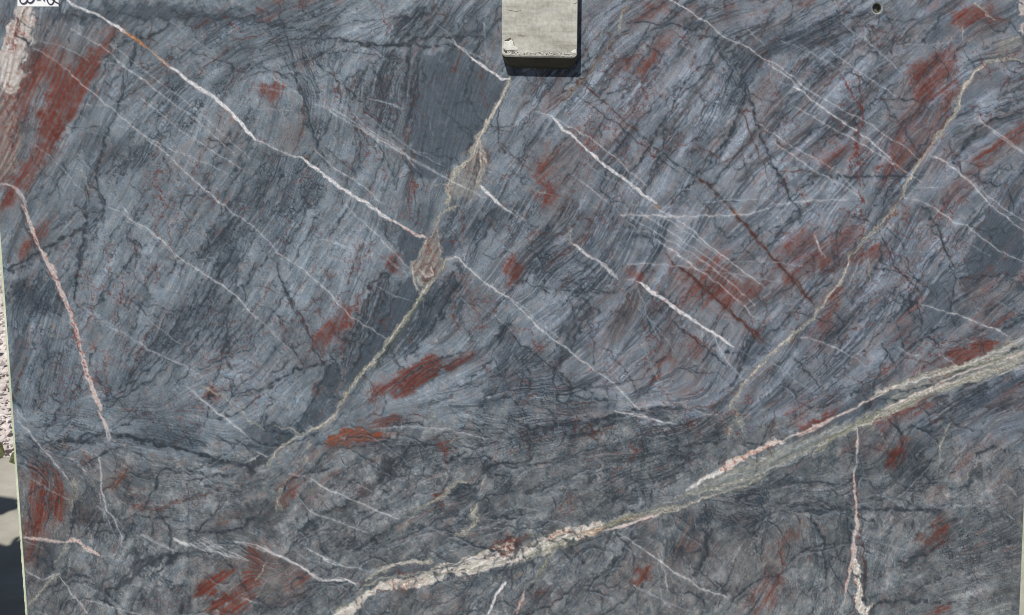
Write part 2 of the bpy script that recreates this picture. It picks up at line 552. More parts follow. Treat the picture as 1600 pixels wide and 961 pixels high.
w 8 .5: 0,520 60,580 100,620
h 6 .6: 100,620 170,690
w 8 .6: 1140,0 1200,40
h 5 .7: 550,370 660,430 740,450
h 8 .5: 640,430 680,435
h 6 .7: 1040,460 1120,520 1200,590
h 5 .7: 960,440 1010,480 1040,540
h 5 .7: 740,870 830,880 880,920
h 8 .5: 650,360 720,330
h 5 .5: 180,250 175,220
t 11 .75: 960,0 920,15 880,30 850,70 840,110
t 8 .7: 840,110 790,190 750,250 730,310 760,360 800,380
t 8 .7: 850,100 855,200 875,270 850,330 820,380
t 9 .7: 930,245 900,255 870,300
t 20 .9: 830,350 780,420 740,480
t 19 .9: 740,480 700,540 650,600 600,670
t 17 .85: 600,670 550,740 490,800 440,860
t 15 .8: 440,860 410,910 380,960
k 8 .7: 835,360 790,400 770,430
k 6 .5: 700,530 650,600 620,640
k 5 .6: 560,710 530,750
g 5 .7: 760,440 700,520 640,600 560,710 480,790 420,880
g 5 .7: 790,430 740,500 690,570 610,680 540,770
o 5 .5: 430,880 400,920
P 5 .6: 840,100 860,200 880,290 830,370 780,360 735,320 740,260 800,180
G 5 .7: 830,130 860,220 870,280 830,340 780,320 745,290 780,230
r 6 .7: 815,130 810,240
k 10 .6: 780,310 800,330 830,320 820,290
b 5 .7: 780,330 790,350 820,340 825,310 800,305
k 6 .5: 735,300 745,360 750,410
R 6 .75: 610,260 650,245 675,290 650,320 620,290
S 4 1: 750,350 760,430 720,500 640,600 500,800 440,835 430,800 520,640 620,500 680,430
S 3 .9: 700,400 740,340 690,430 600,540 560,600 600,520
S 4 .9: 670,100 800,165 780,200 730,270 715,300 690,260 660,180
S 6 .8: 850,180 870,165 920,170 945,205 890,250 875,240
S 8 .5: 700,0 830,0 840,60 790,130 680,80
X 6 .6: 590,320 640,340 600,480 540,620 440,800 400,800 390,740 440,600 500,460 540,360
d 12 .85: 620,330 590,330 550,360 520,430
d 8 .8: 520,430 490,500 460,560 430,650 410,720 400,760
d 8 .85: 625,340 600,430 570,520 540,580 490,680 440,790
d 7 .8: 560,400 520,500 480,620 430,760
d 6 .75: 590,400 560,500 520,620 460,760
d 6 .7: 540,390 500,520 450,640 415,760
h 5 .6: 575,400 540,500 500,600 460,700
d 6 .7: 605,360 570,450 530,560
d 7 .85: 340,700 370,730 380,770 410,820
b 9 .7: 340,700 400,660 430,620
D 5 .7: 320,690 440,590 430,650 380,720 340,700
D 6 .8: 230,930 300,820 370,740 380,790 320,900 260,960
D 6 .6: 390,760 420,830 380,920 360,960 340,880
d 9 .8: 0,870 80,830 160,790 240,760 350,740
d 7 .8: 70,250 100,290 130,380 170,460 220,540 250,620 290,700 330,760
d 10 .75: 940,340 920,410 860,510 830,590 760,660 700,730
d 9 .7: 890,330 850,420 790,520
X 8 1: 860,340 940,310 950,370 900,440 840,540 760,660 700,740 680,700 780,560 800,460
D 8 .4: 830,370 930,330 940,400 850,500 820,600 720,700 690,660 760,540
d 5 .7: 980,580 1010,640
d 6 .7: 960,690 850,720
d 7 .7: 1180,600 1130,660 1090,740 1030,800 960,850
d 7 .6: 1100,700 1140,780 1180,830
X 10 1: 1140,540 1200,570 1200,700 1100,900 1050,940 1060,900 1130,760
D 10 .4: 1140,540 1200,570 1200,700 1100,900 1050,960 1060,900 1130,760
D 10 .4: 940,190 1060,80 1100,0 1150,0 1100,100 960,210
X 10 .9: 900,180 1060,60 1120,0 1200,0 1200,60 1100,120 940,220
X 10 .7: 900,0 1040,0 1060,60 920,160 870,140
X 10 .7: 0,0 260,0 240,80 180,200 120,260 0,200
X 8 .7: 570,20 680,100 650,200 560,100
d 8 .7: 600,80 620,160 650,200
d 8 .6: 770,0 750,80 740,110
d 6 .6: 20,120 60,60 160,0
d 6 .5: 240,0 210,90 130,220
R 4 1: 630,840 700,765 800,710 860,715 830,745 760,780 690,810 650,850
R 4 1: 640,880 660,850 750,820 830,775 900,760 860,800 800,830 720,880
R 6 .85: 880,745 1000,705 1010,718 900,765
R 8 .5: 1000,710 1020,720 1010,745
R 8 .8: 545,860 600,830 630,840 600,880 570,910 545,920
d 6 .85: 650,840 730,790 840,730 940,700 960,690
R 8 .75: 290,630 330,580 440,530 440,580 360,620 310,680
R 5 .7: 380,480 410,470 430,500 400,510
R 5 .7: 420,470 480,450 440,500
R 5 .7: 320,310 350,310 370,345 340,340
R 8 .8: 1165,310 1200,250 1200,360 1170,330
R 6 .8: 265,860 290,820 305,850 270,900
B 8 .8: 960,330 1000,400 1060,500 1020,500 970,400
R 8 .5: 940,300 990,340 960,340
R 4 .7: 40,595 65,590 60,610 40,610
r 7 .8: 560,180 520,230 490,290 470,310
r 6 .8: 320,400 280,450 210,500 215,540
r 7 .7: 530,480 540,420 550,360
r 7 .7: 490,90 470,140 430,165
r 7 .8: 390,470 420,520 440,570
r 7 .7: 430,640 390,700
r 6 .7: 1000,430 1040,540 1080,590
r 7 .8: 440,490 480,460 470,500 520,460
r 6 .7: 720,0 725,60
r 5 .7: 110,520 120,580 100,600
r 5 .7: 90,450 90,475
r 6 .6: 240,600 300,690 320,750
E 8 1: 380,450 520,440 540,500 440,600 300,660 340,560
E 8 .8: 380,200 560,180 520,300 420,360
E 8 .6: 60,520 220,500 320,760 160,740
E 6 .7: 960,320 1140,420 1060,600
B 12 .5: 0,760 240,700 360,740 160,780
B 12 .5: 860,620 960,560 900,640
L 14 .55: 200,120 420,130 560,260 600,320 520,420 400,600 250,650 150,450 140,250
L 14 .4: 0,420 140,500 160,640 0,600
L 14 .5: 960,880 1080,760 900,800 760,880 800,950 1000,940
L 12 .5: 620,340 720,330 740,360 680,440 620,480
L 14 .4: 890,540 1000,620 1080,640 1000,690 820,700 780,700
L 12 .5: 540,680 640,640 560,780 500,840
L 12 .5: 0,60 100,0 200,20 140,120 60,140
L 12 .4: 0,780 200,720 260,900 0,900
@800 320 3
w 11 .88: 510,45 600,48 700,52 800,55
w 9 .82: 800,55 900,52 1000,48 1080,45 1140,38 1200,15
w 6 .6: 690,50 750,80 820,130 880,170 930,210 1000,265
o 8 .6: 670,0 700,20
w 9 .5: 530,70 600,130
h 6 .6: 470,0 530,65
w 11 .88: 680,165 740,205 800,250 870,300
w 7 .72: 870,300 930,345 990,390 1060,450 1135,525
h 6 .5: 600,130 680,165
w 6 .6: 540,280 620,275 700,280 800,290 880,300
h 8 .7: 880,300 980,315 1100,335 1200,350
h 6 .6: 990,275 1060,265 1200,270
w 18 .65: 290,185 340,225 390,260
w 20 .5: 400,260 430,280 460,310 495,335
r 5 .6: 290,180 320,210 380,230
w 8 .6: 530,345 600,365
w 19 .97: 600,365 650,400 700,435 750,475 820,520 880,560
w 16 .95: 880,560 940,600 1000,640 1040,665
w 6 .65: 940,600 970,670 1000,720 1040,770 1080,820
h 7 .7: 960,690 1000,730
w 7 .5: 890,565 892,640
h 6 .5: 910,590 920,640
w 10 .8: 0,450 60,510 120,570 180,620
w 12 .85: 180,620 250,670 320,725 390,780
w 9 .8: 390,780 460,825 520,885 600,960
w 6 .4: 0,445 60,480 100,530 160,580 220,620
h 7 .7: 580,370 610,450 650,550 700,640
h 6 .7: 600,490 680,570 760,690
h 7 .6: 600,640 640,720 670,790 720,880
h 7 .6: 820,720 900,770 930,780
h 7 .4: 540,0 700,10 800,15
h 6 .5: 1040,665 1160,730
w 7 .5: 0,20 60,70
h 9 .6: 500,940 600,930 760,940
h 6 .6: 540,120 680,130
h 6 .7: 290,298 330,298
h 6 .5: 1090,760 1120,790
b 13 .95: 770,285 850,350 900,395 960,440 1020,490 1080,550
b 9 .8: 720,230 770,285
b 12 .9: 1080,550 1140,600 1180,640
b 12 .9: 1020,10 1060,60 1110,110 1160,170 1195,215
o 9 .5: 1030,20 1060,50
r 10 .8: 830,610 870,640 900,670
d 9 .85: 740,530 800,590 860,630 900,670 960,720 1000,750
d 9 .75: 0,610 60,670 150,730 210,790 280,870
d 16 .6: 380,470 300,560 250,640 220,740 200,770
D 12 .5: 340,460 400,440 390,490 320,590 250,700 200,770 180,740 250,600
d 12 .6: 370,490 310,590 270,680 220,760
d 8 .6: 60,370 130,290 170,220 200,190
d 8 .6: 320,430 380,480
d 6 .5: 30,350 100,380 240,390 480,400
d 6 .6: 560,170 620,100
d 8 .75: 530,70 600,130 660,160
d 8 .7: 640,150 660,190 650,220
d 6 .6: 740,680 670,790 640,870
d 6 .5: 420,660 540,790 590,880
d 6 .5: 1150,410 1200,500
D 8 .7: 560,920 650,830 670,820 640,900 600,920
D 8 .4: 60,670 220,600 280,540 360,470 300,560 180,640 100,680
X 12 1: 140,200 230,170 330,230 440,280 480,340 420,390 300,400 200,370 100,340
X 10 .8: 560,150 700,60 760,100 680,180 600,150
X 12 .7: 200,0 500,0 560,100 480,240 380,220 250,140
X 12 .7: 560,200 760,180 700,300 620,400 560,420 600,300
X 12 .9: 0,620 120,680 280,860 320,960 0,960
X 12 .7: 520,380 700,400 820,520 720,600 560,600 500,500
X 12 .6: 0,0 160,0 200,180 60,340 0,380
X 12 .5: 1000,200 1200,60 1200,250 1020,270
D 12 .3: 600,60 760,60 740,180 640,180
R 6 .8: 0,250 20,250 40,290 20,360 0,350
R 6 .85: 550,345 540,310 610,290 600,340
R 6 .9: 660,780 720,700 760,690 740,720 690,790 660,830
R 8 .8: 870,300 920,260 990,210 980,260 940,300 990,310 900,330
R 8 .8: 940,390 980,340 1020,370 1000,430 940,440 890,460
R 8 .75: 1010,460 1080,400 1190,365 1150,420 1050,470
R 6 .7: 740,300 730,260 780,290 740,370
R 8 .7: 800,410 900,360 880,400 810,430
R 8 .65: 830,640 900,640 890,730 840,720
R 8 .6: 640,470 690,480 690,510 650,500
R 10 .6: 800,900 860,790 900,780 850,860
B 14 .8: 500,380 540,390 600,500 540,600 480,660 500,470
B 14 .6: 700,420 780,300 900,340 880,480 760,480
B 16 .5: 860,560 1080,600 1040,660 960,640
B 14 .6: 640,700 720,580 920,640 900,760 760,860 700,800
B 14 .5: 930,460 1080,440 1060,540 980,500
B 12 .7: 0,230 60,160 110,130 60,260 40,340 0,360
B 12 .6: 150,0 260,0 250,90 180,60
B 12 .4: 430,860 560,700 660,760 600,860
E 8 .8: 420,700 500,720 480,840 400,850
E 8 .8: 440,0 490,20 470,80 350,180
E 8 1: 640,440 740,480 900,660 820,720
E 8 .7: 700,860 780,900 840,960 720,960
E 8 .6: 1000,520 1200,560 1180,640 1080,620
E 8 .6: 700,0 960,0 940,120 860,120
r 6 .8: 690,860 730,880 750,920 800,950
r 7 .7: 780,920 870,880 930,860
r 6 .7: 100,120 120,160
L 14 .5: 230,720 300,640 400,620 540,700 560,880 460,800 330,710
L 14 .5: 100,460 230,400 340,460 240,560 140,560
L 12 .6: 1060,500 1180,440 1200,560 1120,600
L 14 .4: 900,100 1060,60 1100,110 1000,220 880,160
L 14 .5: 720,540 900,600 1000,680 960,720 860,620
L 14 .3: 230,280 280,240 380,330 280,390
L 14 .4: 640,480 700,440 860,560 760,560
D 12 .5: 1060,680 1160,580 1200,560 1200,700 1120,760 1040,730
X 10 .8: 1060,680 1160,580 1200,560 1200,700 1120,760 1040,730
d 20 .95: 1000,685 1018,692
t 14 .7: 1200,720 1160,760 1110,810 1080,850
t 17 .7: 1080,850 1050,890 1020,950
k 6 .7: 1190,735 1140,780 1100,820
k 5 .6: 1060,880 1020,940
@1200 320 3
t 14 .7: 610,0 570,50 530,85 480,140 420,200
t 11 .7: 420,200 385,240 370,300 340,360
t 13 .8: 340,360 300,410 260,460 220,520 160,570
t 17 .85: 160,570 110,620 60,660 0,710
k 7 .7: 385,240 365,310 330,370 260,460
k 7 .6: 130,600 60,655 0,705
R 10 .65: 300,150 390,100 440,140 400,180 330,260 300,300 290,250
r 12 .7: 350,110 410,100 440,140 370,180
r 9 .7: 600,20 560,70 500,110
R 6 .7: 240,270 260,250 300,310 270,325
R 8 .75: 60,210 120,160 170,130 170,160 90,240
R 8 .65: 80,340 150,280 250,230 240,260 150,310 100,350
R 6 .8: 300,420 330,390 335,410 310,440
R 8 .75: 270,520 300,480 290,560 260,580
R 8 .5: 260,560 250,640 260,640
R 6 .75: 410,240 500,200 540,180 500,225 420,270
R 3 1: 850,700 880,670 960,665 1010,625 1070,635 1070,680 1020,690 960,720 880,740
R 6 .9: 870,720 920,730 880,780 830,790 820,780
R 5 .7: 950,600 1020,580 960,630
R 6 .8: 1020,555 1090,540 1120,510 1080,570
R 8 .6: 620,540 680,490 690,480 640,560
R 6 .85: 500,800 560,750 590,740 540,790
R 10 .7: 160,900 220,910 160,950 110,960
R 8 .5: 980,370 1010,350 1000,400
R 8 .85: 600,965 680,930 770,900 760,925 660,970
R 8 .6: 1120,860 1170,840 1150,880
R 10 .6: 680,780 800,760 700,820
R 6 .7: 1030,320 1060,300 1050,330
R 12 .5: 200,600 240,640 200,720 190,700
B 12 .7: 930,440 1030,350 1110,360 1040,430
B 10 .8: 640,600 720,560 700,620 640,670
B 12 .6: 490,860 600,780 640,740 560,860
B 14 .6: 220,820 300,700 300,760 240,840
B 14 .4: 0,380 240,230 260,300 100,440
B 14 .5: 330,260 420,240 380,420 340,400
B 14 .5: 260,460 400,400 380,520 260,580
B 14 .5: 860,600 1000,560 1080,660 860,800 660,800
B 12 .6: 600,20 700,0 680,40 600,60
E 10 1: 640,620 900,600 860,800 640,860
E 8 1: 300,60 500,40 480,220 300,300
E 8 .9: 300,0 420,0 400,120 330,60
E 8 .8: 380,220 620,180 700,400 480,520 360,420
E 8 .8: 560,0 860,0 900,280 640,160
E 8 .6: 80,380 260,420 260,700 60,600
E 8 .7: 860,160 960,160 920,300 880,290
w 9 .8: 745,0 800,30 870,80 930,95
w 8 .75: 930,95 980,140 1050,190 1120,235 1200,265
w 9 .75: 1040,0 1120,60 1200,125
w 7 .6: 1080,0 1200,75
w 7 .7: 720,465 780,485 840,505
w 9 .8: 840,505 910,520 980,555 1060,580 1135,620
w 9 .65: 150,620 230,635 300,665 360,690
h 8 .8: 360,690 410,720 460,760
w 6 .65: 610,665 650,695 710,710
w 7 .65: 800,700 880,750
h 7 .7: 20,740 80,775 130,830 200,860
w 12 .5: 215,140 240,200 270,250
h 6 .7: 0,355 80,365
h 6 .7: 90,275 170,285
h 8 .5: 650,220 780,220
h 6 .6: 940,180 1040,240
h 6 .5: 1060,450 1110,470
h 6 .6: 440,680 540,640 620,590
w 7 .5: 720,740 690,840 650,830
t 5 .5: 470,220 480,360
b 9 .9: 0,215 40,270 90,320 140,370 190,430 220,480
d 5 .9: 510,100 560,200 600,290 660,350 710,400 720,450
d 4 .8: 500,295 600,310 660,350
d 6 .8: 610,570 630,620 635,690
d 6 .8: 690,440 720,560 700,620
d 7 .8: 530,650 560,690 590,735
d 12 .7: 590,740 660,670 740,610 830,560
d 7 .7: 880,330 870,420 850,500 830,550
d 6 .6: 820,380 850,440 860,500
d 9 .7: 0,610 60,560 150,480 240,400 310,350
d 6 .6: 150,450 230,370 330,280
d 9 .7: 880,340 960,345 1040,335 1200,325
d 8 .7: 150,50 60,120 0,200
d 8 .7: 150,0 150,60
d 8 .7: 720,0 800,110 820,190 880,290
d 6 .7: 440,80 510,0
d 7 .7: 560,110 640,200 620,270
d 7 .6: 130,720 200,800 240,860
d 7 .6: 720,550 640,640
S 10 .8: 1030,0 1200,100 1200,310 1100,330 960,340 880,320 900,290 950,210 1000,90
D 10 .35: 1130,220 1200,140 1200,310 1120,320
D 6 .8: 1140,360 1200,340 1200,390 1150,390
S 6 .7: 750,380 870,340 880,420 830,540 740,600 710,620 720,560 740,460
S 6 .5: 530,640 640,560 700,500 720,560 660,680 600,720
D 12 .5: 940,340 880,500 820,600 860,600 940,480
X 12 .6: 400,390 640,400 700,470 620,560 440,560 400,440
X 12 .7: 930,340 1200,330 1200,440 960,520 860,600 880,460
D 8 .7: 400,890 560,800 620,740 640,780 540,850 430,900
X 12 .7: 0,780 260,860 420,860 300,960 0,960
X 12 .6: 100,620 240,520 360,440 400,700 300,860 160,800
X 10 .6: 640,0 720,200 860,330 700,380 660,240
L 12 .6: 0,460 80,380 200,330 240,370 100,450 0,560
L 14 .5: 560,120 660,60 800,120 860,280 760,360 680,260
L 14 .5: 60,60 200,60 180,140 100,160 30,200
L 14 .5: 860,60 960,120 940,200 880,260
L 14 .5: 320,820 440,760 460,660 600,760 440,860
L 14 .3: 420,460 600,440 660,500 560,600 440,640
L 10 .5: 920,630 1010,630 960,660
G 8 .5: 560,900 700,830 860,800 1000,740 1200,640 1200,720 1080,780 900,850 720,900 640,950
t 16 .75: 480,905 560,865 640,840 720,800 840,770
w 8 .8: 510,885 560,860 600,850
t 15 .75: 840,760 960,740 1060,690 1140,670 1200,620
w 7 .6: 1080,690 1140,680
w 8 .65: 1120,650 1200,620
t 14 .8: 590,960 680,910 760,860 860,840
t 14 .8: 860,840 960,800 1060,770 1140,740 1200,700
w 7 .75: 700,895 780,860 840,850
w 7 .7: 900,800 980,790 1060,770
k 6 .7: 1060,760 1140,730 1200,690
w 6 .6: 740,890 850,850 940,810
g 8 .7: 560,860 640,820 740,790
g 7 .6: 880,820 1000,770 1120,720
g 8 .6: 1060,670 1120,650 1200,600
d 8 .7: 760,870 900,830 1060,790 1200,740
d 8 .8: 620,870 740,850 880,790 1040,730 1200,660
d 7 .6: 780,910 880,880 960,840
h 7 .7: 700,940 800,890 880,850
w 6 .5: 940,860 1060,810 1200,750
w 7 .6: 1160,780 1200,760
X 12 1: 700,930 1000,860 1200,780 1200,960 700,960
S 8 .5: 400,930 560,880 640,880 500,960 330,970
D 12 .4: 800,920 1200,780 1200,960 800,960
@0 640 2.995
k 14 .75: 460,0 480,40 495,90 500,130
w 7 .6: 480,40 510,90 525,110
w 8 .6: 495,90 500,130 515,145
r 6 .7: 450,0 470,40
w 11 .8: 465,220 470,280 475,350 485,420 500,470
w 9 .75: 500,470 530,510 550,550 570,600 575,640
w 6 .5: 455,450 490,480 510,520 515,560
k 5 .5: 470,380 465,440
h 6 .6: 570,640 565,690
w 8 .6: 80,0 100,30 120,50
w 12 .75: 85,55 130,100 180,160 230,215 270,265 320,325
w 7 .65: 1000,0 1060,45 1130,105
h 8 .5: 1130,105 1190,160
t 14 .45: 345,320 345,400 330,480
h 8 .5: 200,80 220,100 240,85
k 11 .6: 110,595 160,605 220,605 270,620 310,625
k 17 .8: 310,620 350,605 390,640 
k 16 .8: 410,640 430,655 465,685
t 9 .5: 320,620 280,680 250,720
h 6 .6: 110,610 200,650
w 9 .7: 120,750 160,780 210,795 260,770 290,770
t 13 .6: 130,920 190,850 250,790 290,770
w 10 .8: 280,780 320,840 360,890 410,955
w 6 .6: 400,890 460,905 540,930 660,960
h 8 .7: 170,940 230,960
w 7 .6: 660,580 720,610 780,640 830,665
w 14 .6: 810,600 850,625 890,640
w 6 .5: 890,630 950,660
w 6 .6: 940,600 1000,640 1080,685 1160,705
w 6 .6: 910,620 960,650 1080,692
h 7 .7: 640,600 700,650 720,665
w 6 .55: 1090,610 1200,650
h 9 .6: 910,460 890,520 880,570
h 6 .7: 955,300 950,400
w 5 .5: 1150,885 1200,905
d 14 .75: 280,155 350,140 430,125
d 14 .8: 510,125 560,125 640,140 720,160 800,180
d 12 .8: 800,180 880,190 950,215 1020,240 1100,245 1200,290
d 8 .7: 140,180 280,150 360,155 480,150
D 6 .7: 950,230 1020,225 1070,250 990,265
D 8 .7: 1140,260 1200,210 1200,300 1160,280
D 3 1: 640,720 680,680 760,680 800,660 830,665 830,690 800,715 700,728 650,790 590,830 550,842 540,825 610,770
d 12 .8: 550,835 500,840 485,900
d 7 .8: 700,400 740,350 750,290 830,280
d 7 .6: 590,380 620,320 700,290
r 7 .75: 650,465 720,470 790,455 860,430
d 9 .7: 340,360 350,420 340,470 330,580
d 12 .7: 1200,510 1130,550 1060,570 960,575 860,560
D 5 .8: 985,735 1025,680 1060,710 1010,745
d 6 .6: 740,790 800,830 860,820
d 6 .6: 640,900 670,880 650,830
d 8 .7: 410,250 450,225 510,200
d 8 .7: 380,590 430,570 560,580
d 6 .6: 690,740 760,790 820,830
d 8 .6: 190,780 180,700 190,610
d 8 .6: 210,560 240,470 300,370
d 8 .6: 540,510 700,500 860,520
X 12 .9: 380,480 560,480 700,560 560,620 440,600
X 12 .8: 520,130 720,160 900,190 960,80 860,80 700,100
X 12 .8: 80,120 480,110 500,170 200,190 90,200
X 12 .6: 200,0 480,0 440,100 200,110
X 14 .6: 80,200 340,200 340,300 160,300
X 12 .6: 560,0 900,0 900,100 640,100
D 12 .4: 640,100 880,80 960,130 940,210 800,180
R 10 .85: 150,330 220,360 260,390 230,450 200,540 130,600 110,570 170,480
R 8 .85: 240,450 290,400 305,430 280,500 250,490
R 8 .7: 170,280 220,280 240,310 200,320
R 10 .5: 110,640 170,650 160,720 120,740
R 5 .95: 895,880 960,800 1010,765 1080,740 1080,770 1020,820 960,870
R 5 1: 960,960 1010,900 1080,850 1100,870 1050,940 1020,970
R 6 .9: 1060,960 1120,880 1155,870 1110,965
R 8 .8: 1140,830 1160,760 1200,740 1200,810
R 8 .7: 1150,690 1200,645 1200,690
R 8 .6: 510,360 560,310 590,290 560,350
o 10 .4: 530,360 570,310 590,270
R 8 .7: 610,455 690,450 650,475
R 8 .6: 380,210 420,230 400,250
r 6 .8: 600,370 640,400 620,410
r 6 .8: 820,430 840,420
r 6 .7: 900,70 940,90
R 8 .5: 1080,700 1110,720 1090,745
B 12 .9: 340,430 430,430 480,490 430,560 350,570
B 16 .8: 110,300 330,360 310,600 110,600
B 16 .4: 110,620 300,640 200,760 120,760
B 16 .5: 400,200 600,240 580,400 460,420
B 16 .6: 900,720 1200,640 1200,960 880,960
B 16 .5: 960,500 1100,490 1080,560 940,560
B 16 .4: 130,800 300,800 380,960 140,960
D 14 .5: 120,640 230,640 300,660 250,760 140,740
S 8 .4: 190,620 300,640 290,700 220,760 190,740
E 8 .7: 580,340 700,380 640,460 580,420
E 8 .8: 1040,460 1160,480 1120,530 1000,520
E 8 .6: 640,20 720,20 700,90
E 8 .6: 760,400 1000,380 960,460 760,470
E 8 .5: 680,880 880,840 880,960 700,960
E 8 .6: 1040,360 1180,360 1100,420
L 10 .6: 740,330 860,310 880,420 760,460 690,440
L 8 .6: 820,680 870,700 880,790 820,830 740,780
L 14 .5: 900,280 1160,280 1200,460 1000,480 940,420
L 14 .4: 540,600 640,700 600,760 500,820 460,740
L 10 .4: 510,850 650,860 660,940 500,950
L 14 .5: 320,640 400,660 440,760 400,860 340,780
L 14 .4: 640,720 700,740 740,820 660,880 560,850
L 14 .4: 560,200 740,200 720,280 600,280
L 14 .4: 700,530 900,520 900,580 740,570
g 14 .5: 120,600 110,740 
@400 640 2.995
t 17 .85: 390,0 360,30 320,70 270,90 235,108
t 8 .6: 235,108 180,100 90,80
t 14 .75: 230,110 190,125 150,150 110,180 80,220 60,265
k 6 .6: 380,10 340,50 280,85
k 6 .5: 180,135 110,180 75,230
g 6 .7: 200,135 140,190 100,240 60,270
t 14 .6: 265,150 235,190
h 11 .8: 60,270 30,290 0,300
w 8 .65: 0,190 20,205 45,222
D 6 .6: -30,70 80,60 150,100 180,125 100,190 60,240 0,285 -40,280
D 5 .75: 150,100 250,20 270,0 340,0 330,30 280,60 200,105
X 8 .6: 20,60 100,60 240,0 320,0 300,60 160,130
O 5 1: 350,135 400,95 480,80 520,110 590,105 590,130 500,150 400,165 345,170
R 8 .7: 310,190 330,150 380,160 600,125 600,150 420,185
h 8 .6: 390,125 415,135
R 6 .8: 580,70 640,30 655,40 600,75
R 8 .5: 480,60 620,50 590,100
R 6 .7: 840,140 880,160 905,180 890,230 870,200
R 8 .7: 130,350 150,325 205,315 190,340 140,360
R 8 .7: 100,440 170,370 130,450
R 8 .6: 250,450 290,390 280,450
R 8 .7: 130,790 220,750 235,770 160,805
R 12 .6: 0,660 100,680 140,720 60,760 0,830
R 10 .5: 150,880 240,790 210,890
R 4 1: 1165,605 1200,595 1200,655 1160,640
R 6 .8: 640,815 700,790 750,835 690,830
R 8 .6: 780,870 840,870 830,905
R 8 .5: 920,790 970,780 950,805
R 6 .7: 835,425 870,395 860,430
R 6 .6: 1045,370 1070,340 1070,370
R 8 .6: 920,100 1000,90 980,110
R 8 .5: 450,360 520,350 500,400
R 6 .6: 355,295 400,290 370,310
B 14 .6: 150,340 340,340 340,460 200,440
B 14 .5: 560,20 800,20 760,80 560,100
B 14 .6: 0,640 240,700 220,860 0,960
B 14 .5: 300,560 480,560 440,640 320,620
B 14 .5: 620,880 1000,860 940,960 660,960
B 10 .6: 880,560 1000,590 960,610
B 14 .4: 160,180 330,180 300,280 160,280
B 10 .7: 120,330 200,310 120,470 90,490
D 3 .95: 160,625 185,570 280,520 360,470 380,450 450,430 340,490 250,560 200,600
D 5 .85: 360,470 450,405 520,350 570,310 580,220 600,190 640,240 630,320 570,370 500,420 430,440
D 10 .4: 600,560 700,510 640,560 590,585
d 9 .8: 250,530 330,490 420,440 500,410
D 5 .7: 245,270 300,270 300,290 250,290
w 6 .6: 150,300 210,310 260,325
w 10 .85: 260,325 320,365 400,400 480,435
w 9 .75: 480,435 560,470 620,495 670,508
h 8 .6: 670,508 760,500 
w 7 .6: 220,440 260,480 330,505 400,530 470,560 520,575
h 5 .7: 180,380 220,440
w 6 .5: 450,335 540,385
h 6 .6: 530,565 590,578
w 10 .75: 40,640 100,680 170,710
w 11 .85: 170,710 220,740 270,780 300,800 340,795
w 13 .8: 340,795 400,800 430,795 460,815
w 7 .65: 0,645 80,680 160,715
w 9 .75: 240,650 310,690 360,720 420,738 470,740
h 8 .8: 470,740 530,760
h 7 .7: 480,730 580,755
h 6 .6: 180,650 220,690 290,715
h 5 .6: 300,690 300,720
h 6 .7: 900,0 980,30 1080,65
h 9 .6: 650,90 780,85 900,100 1030,125 1180,150
h 10 .5: 680,640 740,600 820,575
h 9 .5: 770,520 830,560 900,590
h 5 .6: 0,880 60,780
t 7 .5: 0,800 40,730
t 13 .55: 940,330 900,370 850,420
t 9 .5: 850,420 790,450 740,490 690,570
t 10 .55: 930,330 1000,345
t 16 .6: 1040,440 1010,500 1020,530 990,570 930,585
t 11 .4: 1060,310 1080,360
t 9 .45: 120,380 100,450 90,480
K 4 .95: 830,745 870,725 900,718 980,690 1060,670 1130,640 1200,600 1210,720 1120,740 1040,768 960,765 880,770 830,765
K 4 .9: 340,965 420,915 500,870 560,820 640,795 700,780 830,765 830,795 760,820 700,838 640,830 560,860 510,895 460,965
t 14 .8: 510,800 560,760 620,735 700,715 820,705
k 7 .6: 600,745 700,715 800,710
t 9 .7: 470,860 520,820 600,790 720,770 870,760
k 7 .8: 870,765 960,762 1050,768
S 5 .5: 600,770 640,750 740,735 830,740 820,755 700,765 620,780
t 10 .6: 440,900 360,950
g 10 .7: 520,850 440,900 360,940
g 6 .6: 830,715 840,750 870,725
r 6 .8: 530,860 600,850 640,830
r 7 .8: 640,760 720,765 800,720
r 8 .75: 1080,650 1130,655 1150,690 1200,690
r 6 .8: 1100,640 1140,680 1180,670
r 6 .6: 470,905 490,915
E 4 1: 1060,640 1200,600 1210,700 1080,690
E 4 1: 620,790 760,810 740,850 620,840
E 6 .8: 660,740 820,700 820,720 700,760
E 8 .6: 860,860 1000,860 980,960 900,960
K 5 .4: 740,790 820,800 800,830 700,840
w 15 .85: 1170,810 1145,840 1130,860
w 10 .85: 1130,860 1110,910 1085,960
h 9 .7: 505,930 530,960
h 7 .6: 200,920 240,905
h 8 .6: 1050,550 1160,560
h 8 .5: 140,950 200,930
d 12 .75: 1070,270 1130,255 1190,250
d 6 .6: 1080,285 1130,310 1190,310
d 7 .7: 560,620 460,670 590,580 660,540
d 6 .6: 400,230 430,260 420,290
d 7 .8: 870,190 890,235 960,215 980,200
d 6 .6: 880,280 920,320
d 6 .6: 670,280 720,260 700,300
d 6 .6: 580,370 610,390
d 7 .6: 680,180 800,160
d 8 .6: 0,940 150,890 300,820
d 8 .7: 600,180 700,170 840,170
X 8 1: 930,340 1020,350 1040,420 960,450 910,400
D 8 .6: 930,340 1020,350 1040,420 960,450 910,400
X 14 .6: 340,560 620,600 500,680 360,640
X 14 .6: 540,180 860,160 880,280 680,300
X 14 .6: 1020,240 1200,220 1200,400 1050,380
X 14 .6: 760,460 1200,420 1200,560 800,600
X 14 .7: 200,860 520,820 440,900 200,960 0,960 0,900
X 14 .6: 840,800 1120,780 1080,960 1000,960
X 12 .6: 900,90 1200,60 1200,160 1000,140
S 6 .5: 500,930 560,880 640,860 540,960 480,960
L 12 .6: 970,170 1080,170 1120,250 1020,240
L 12 .5: 150,200 330,200 260,280 170,270
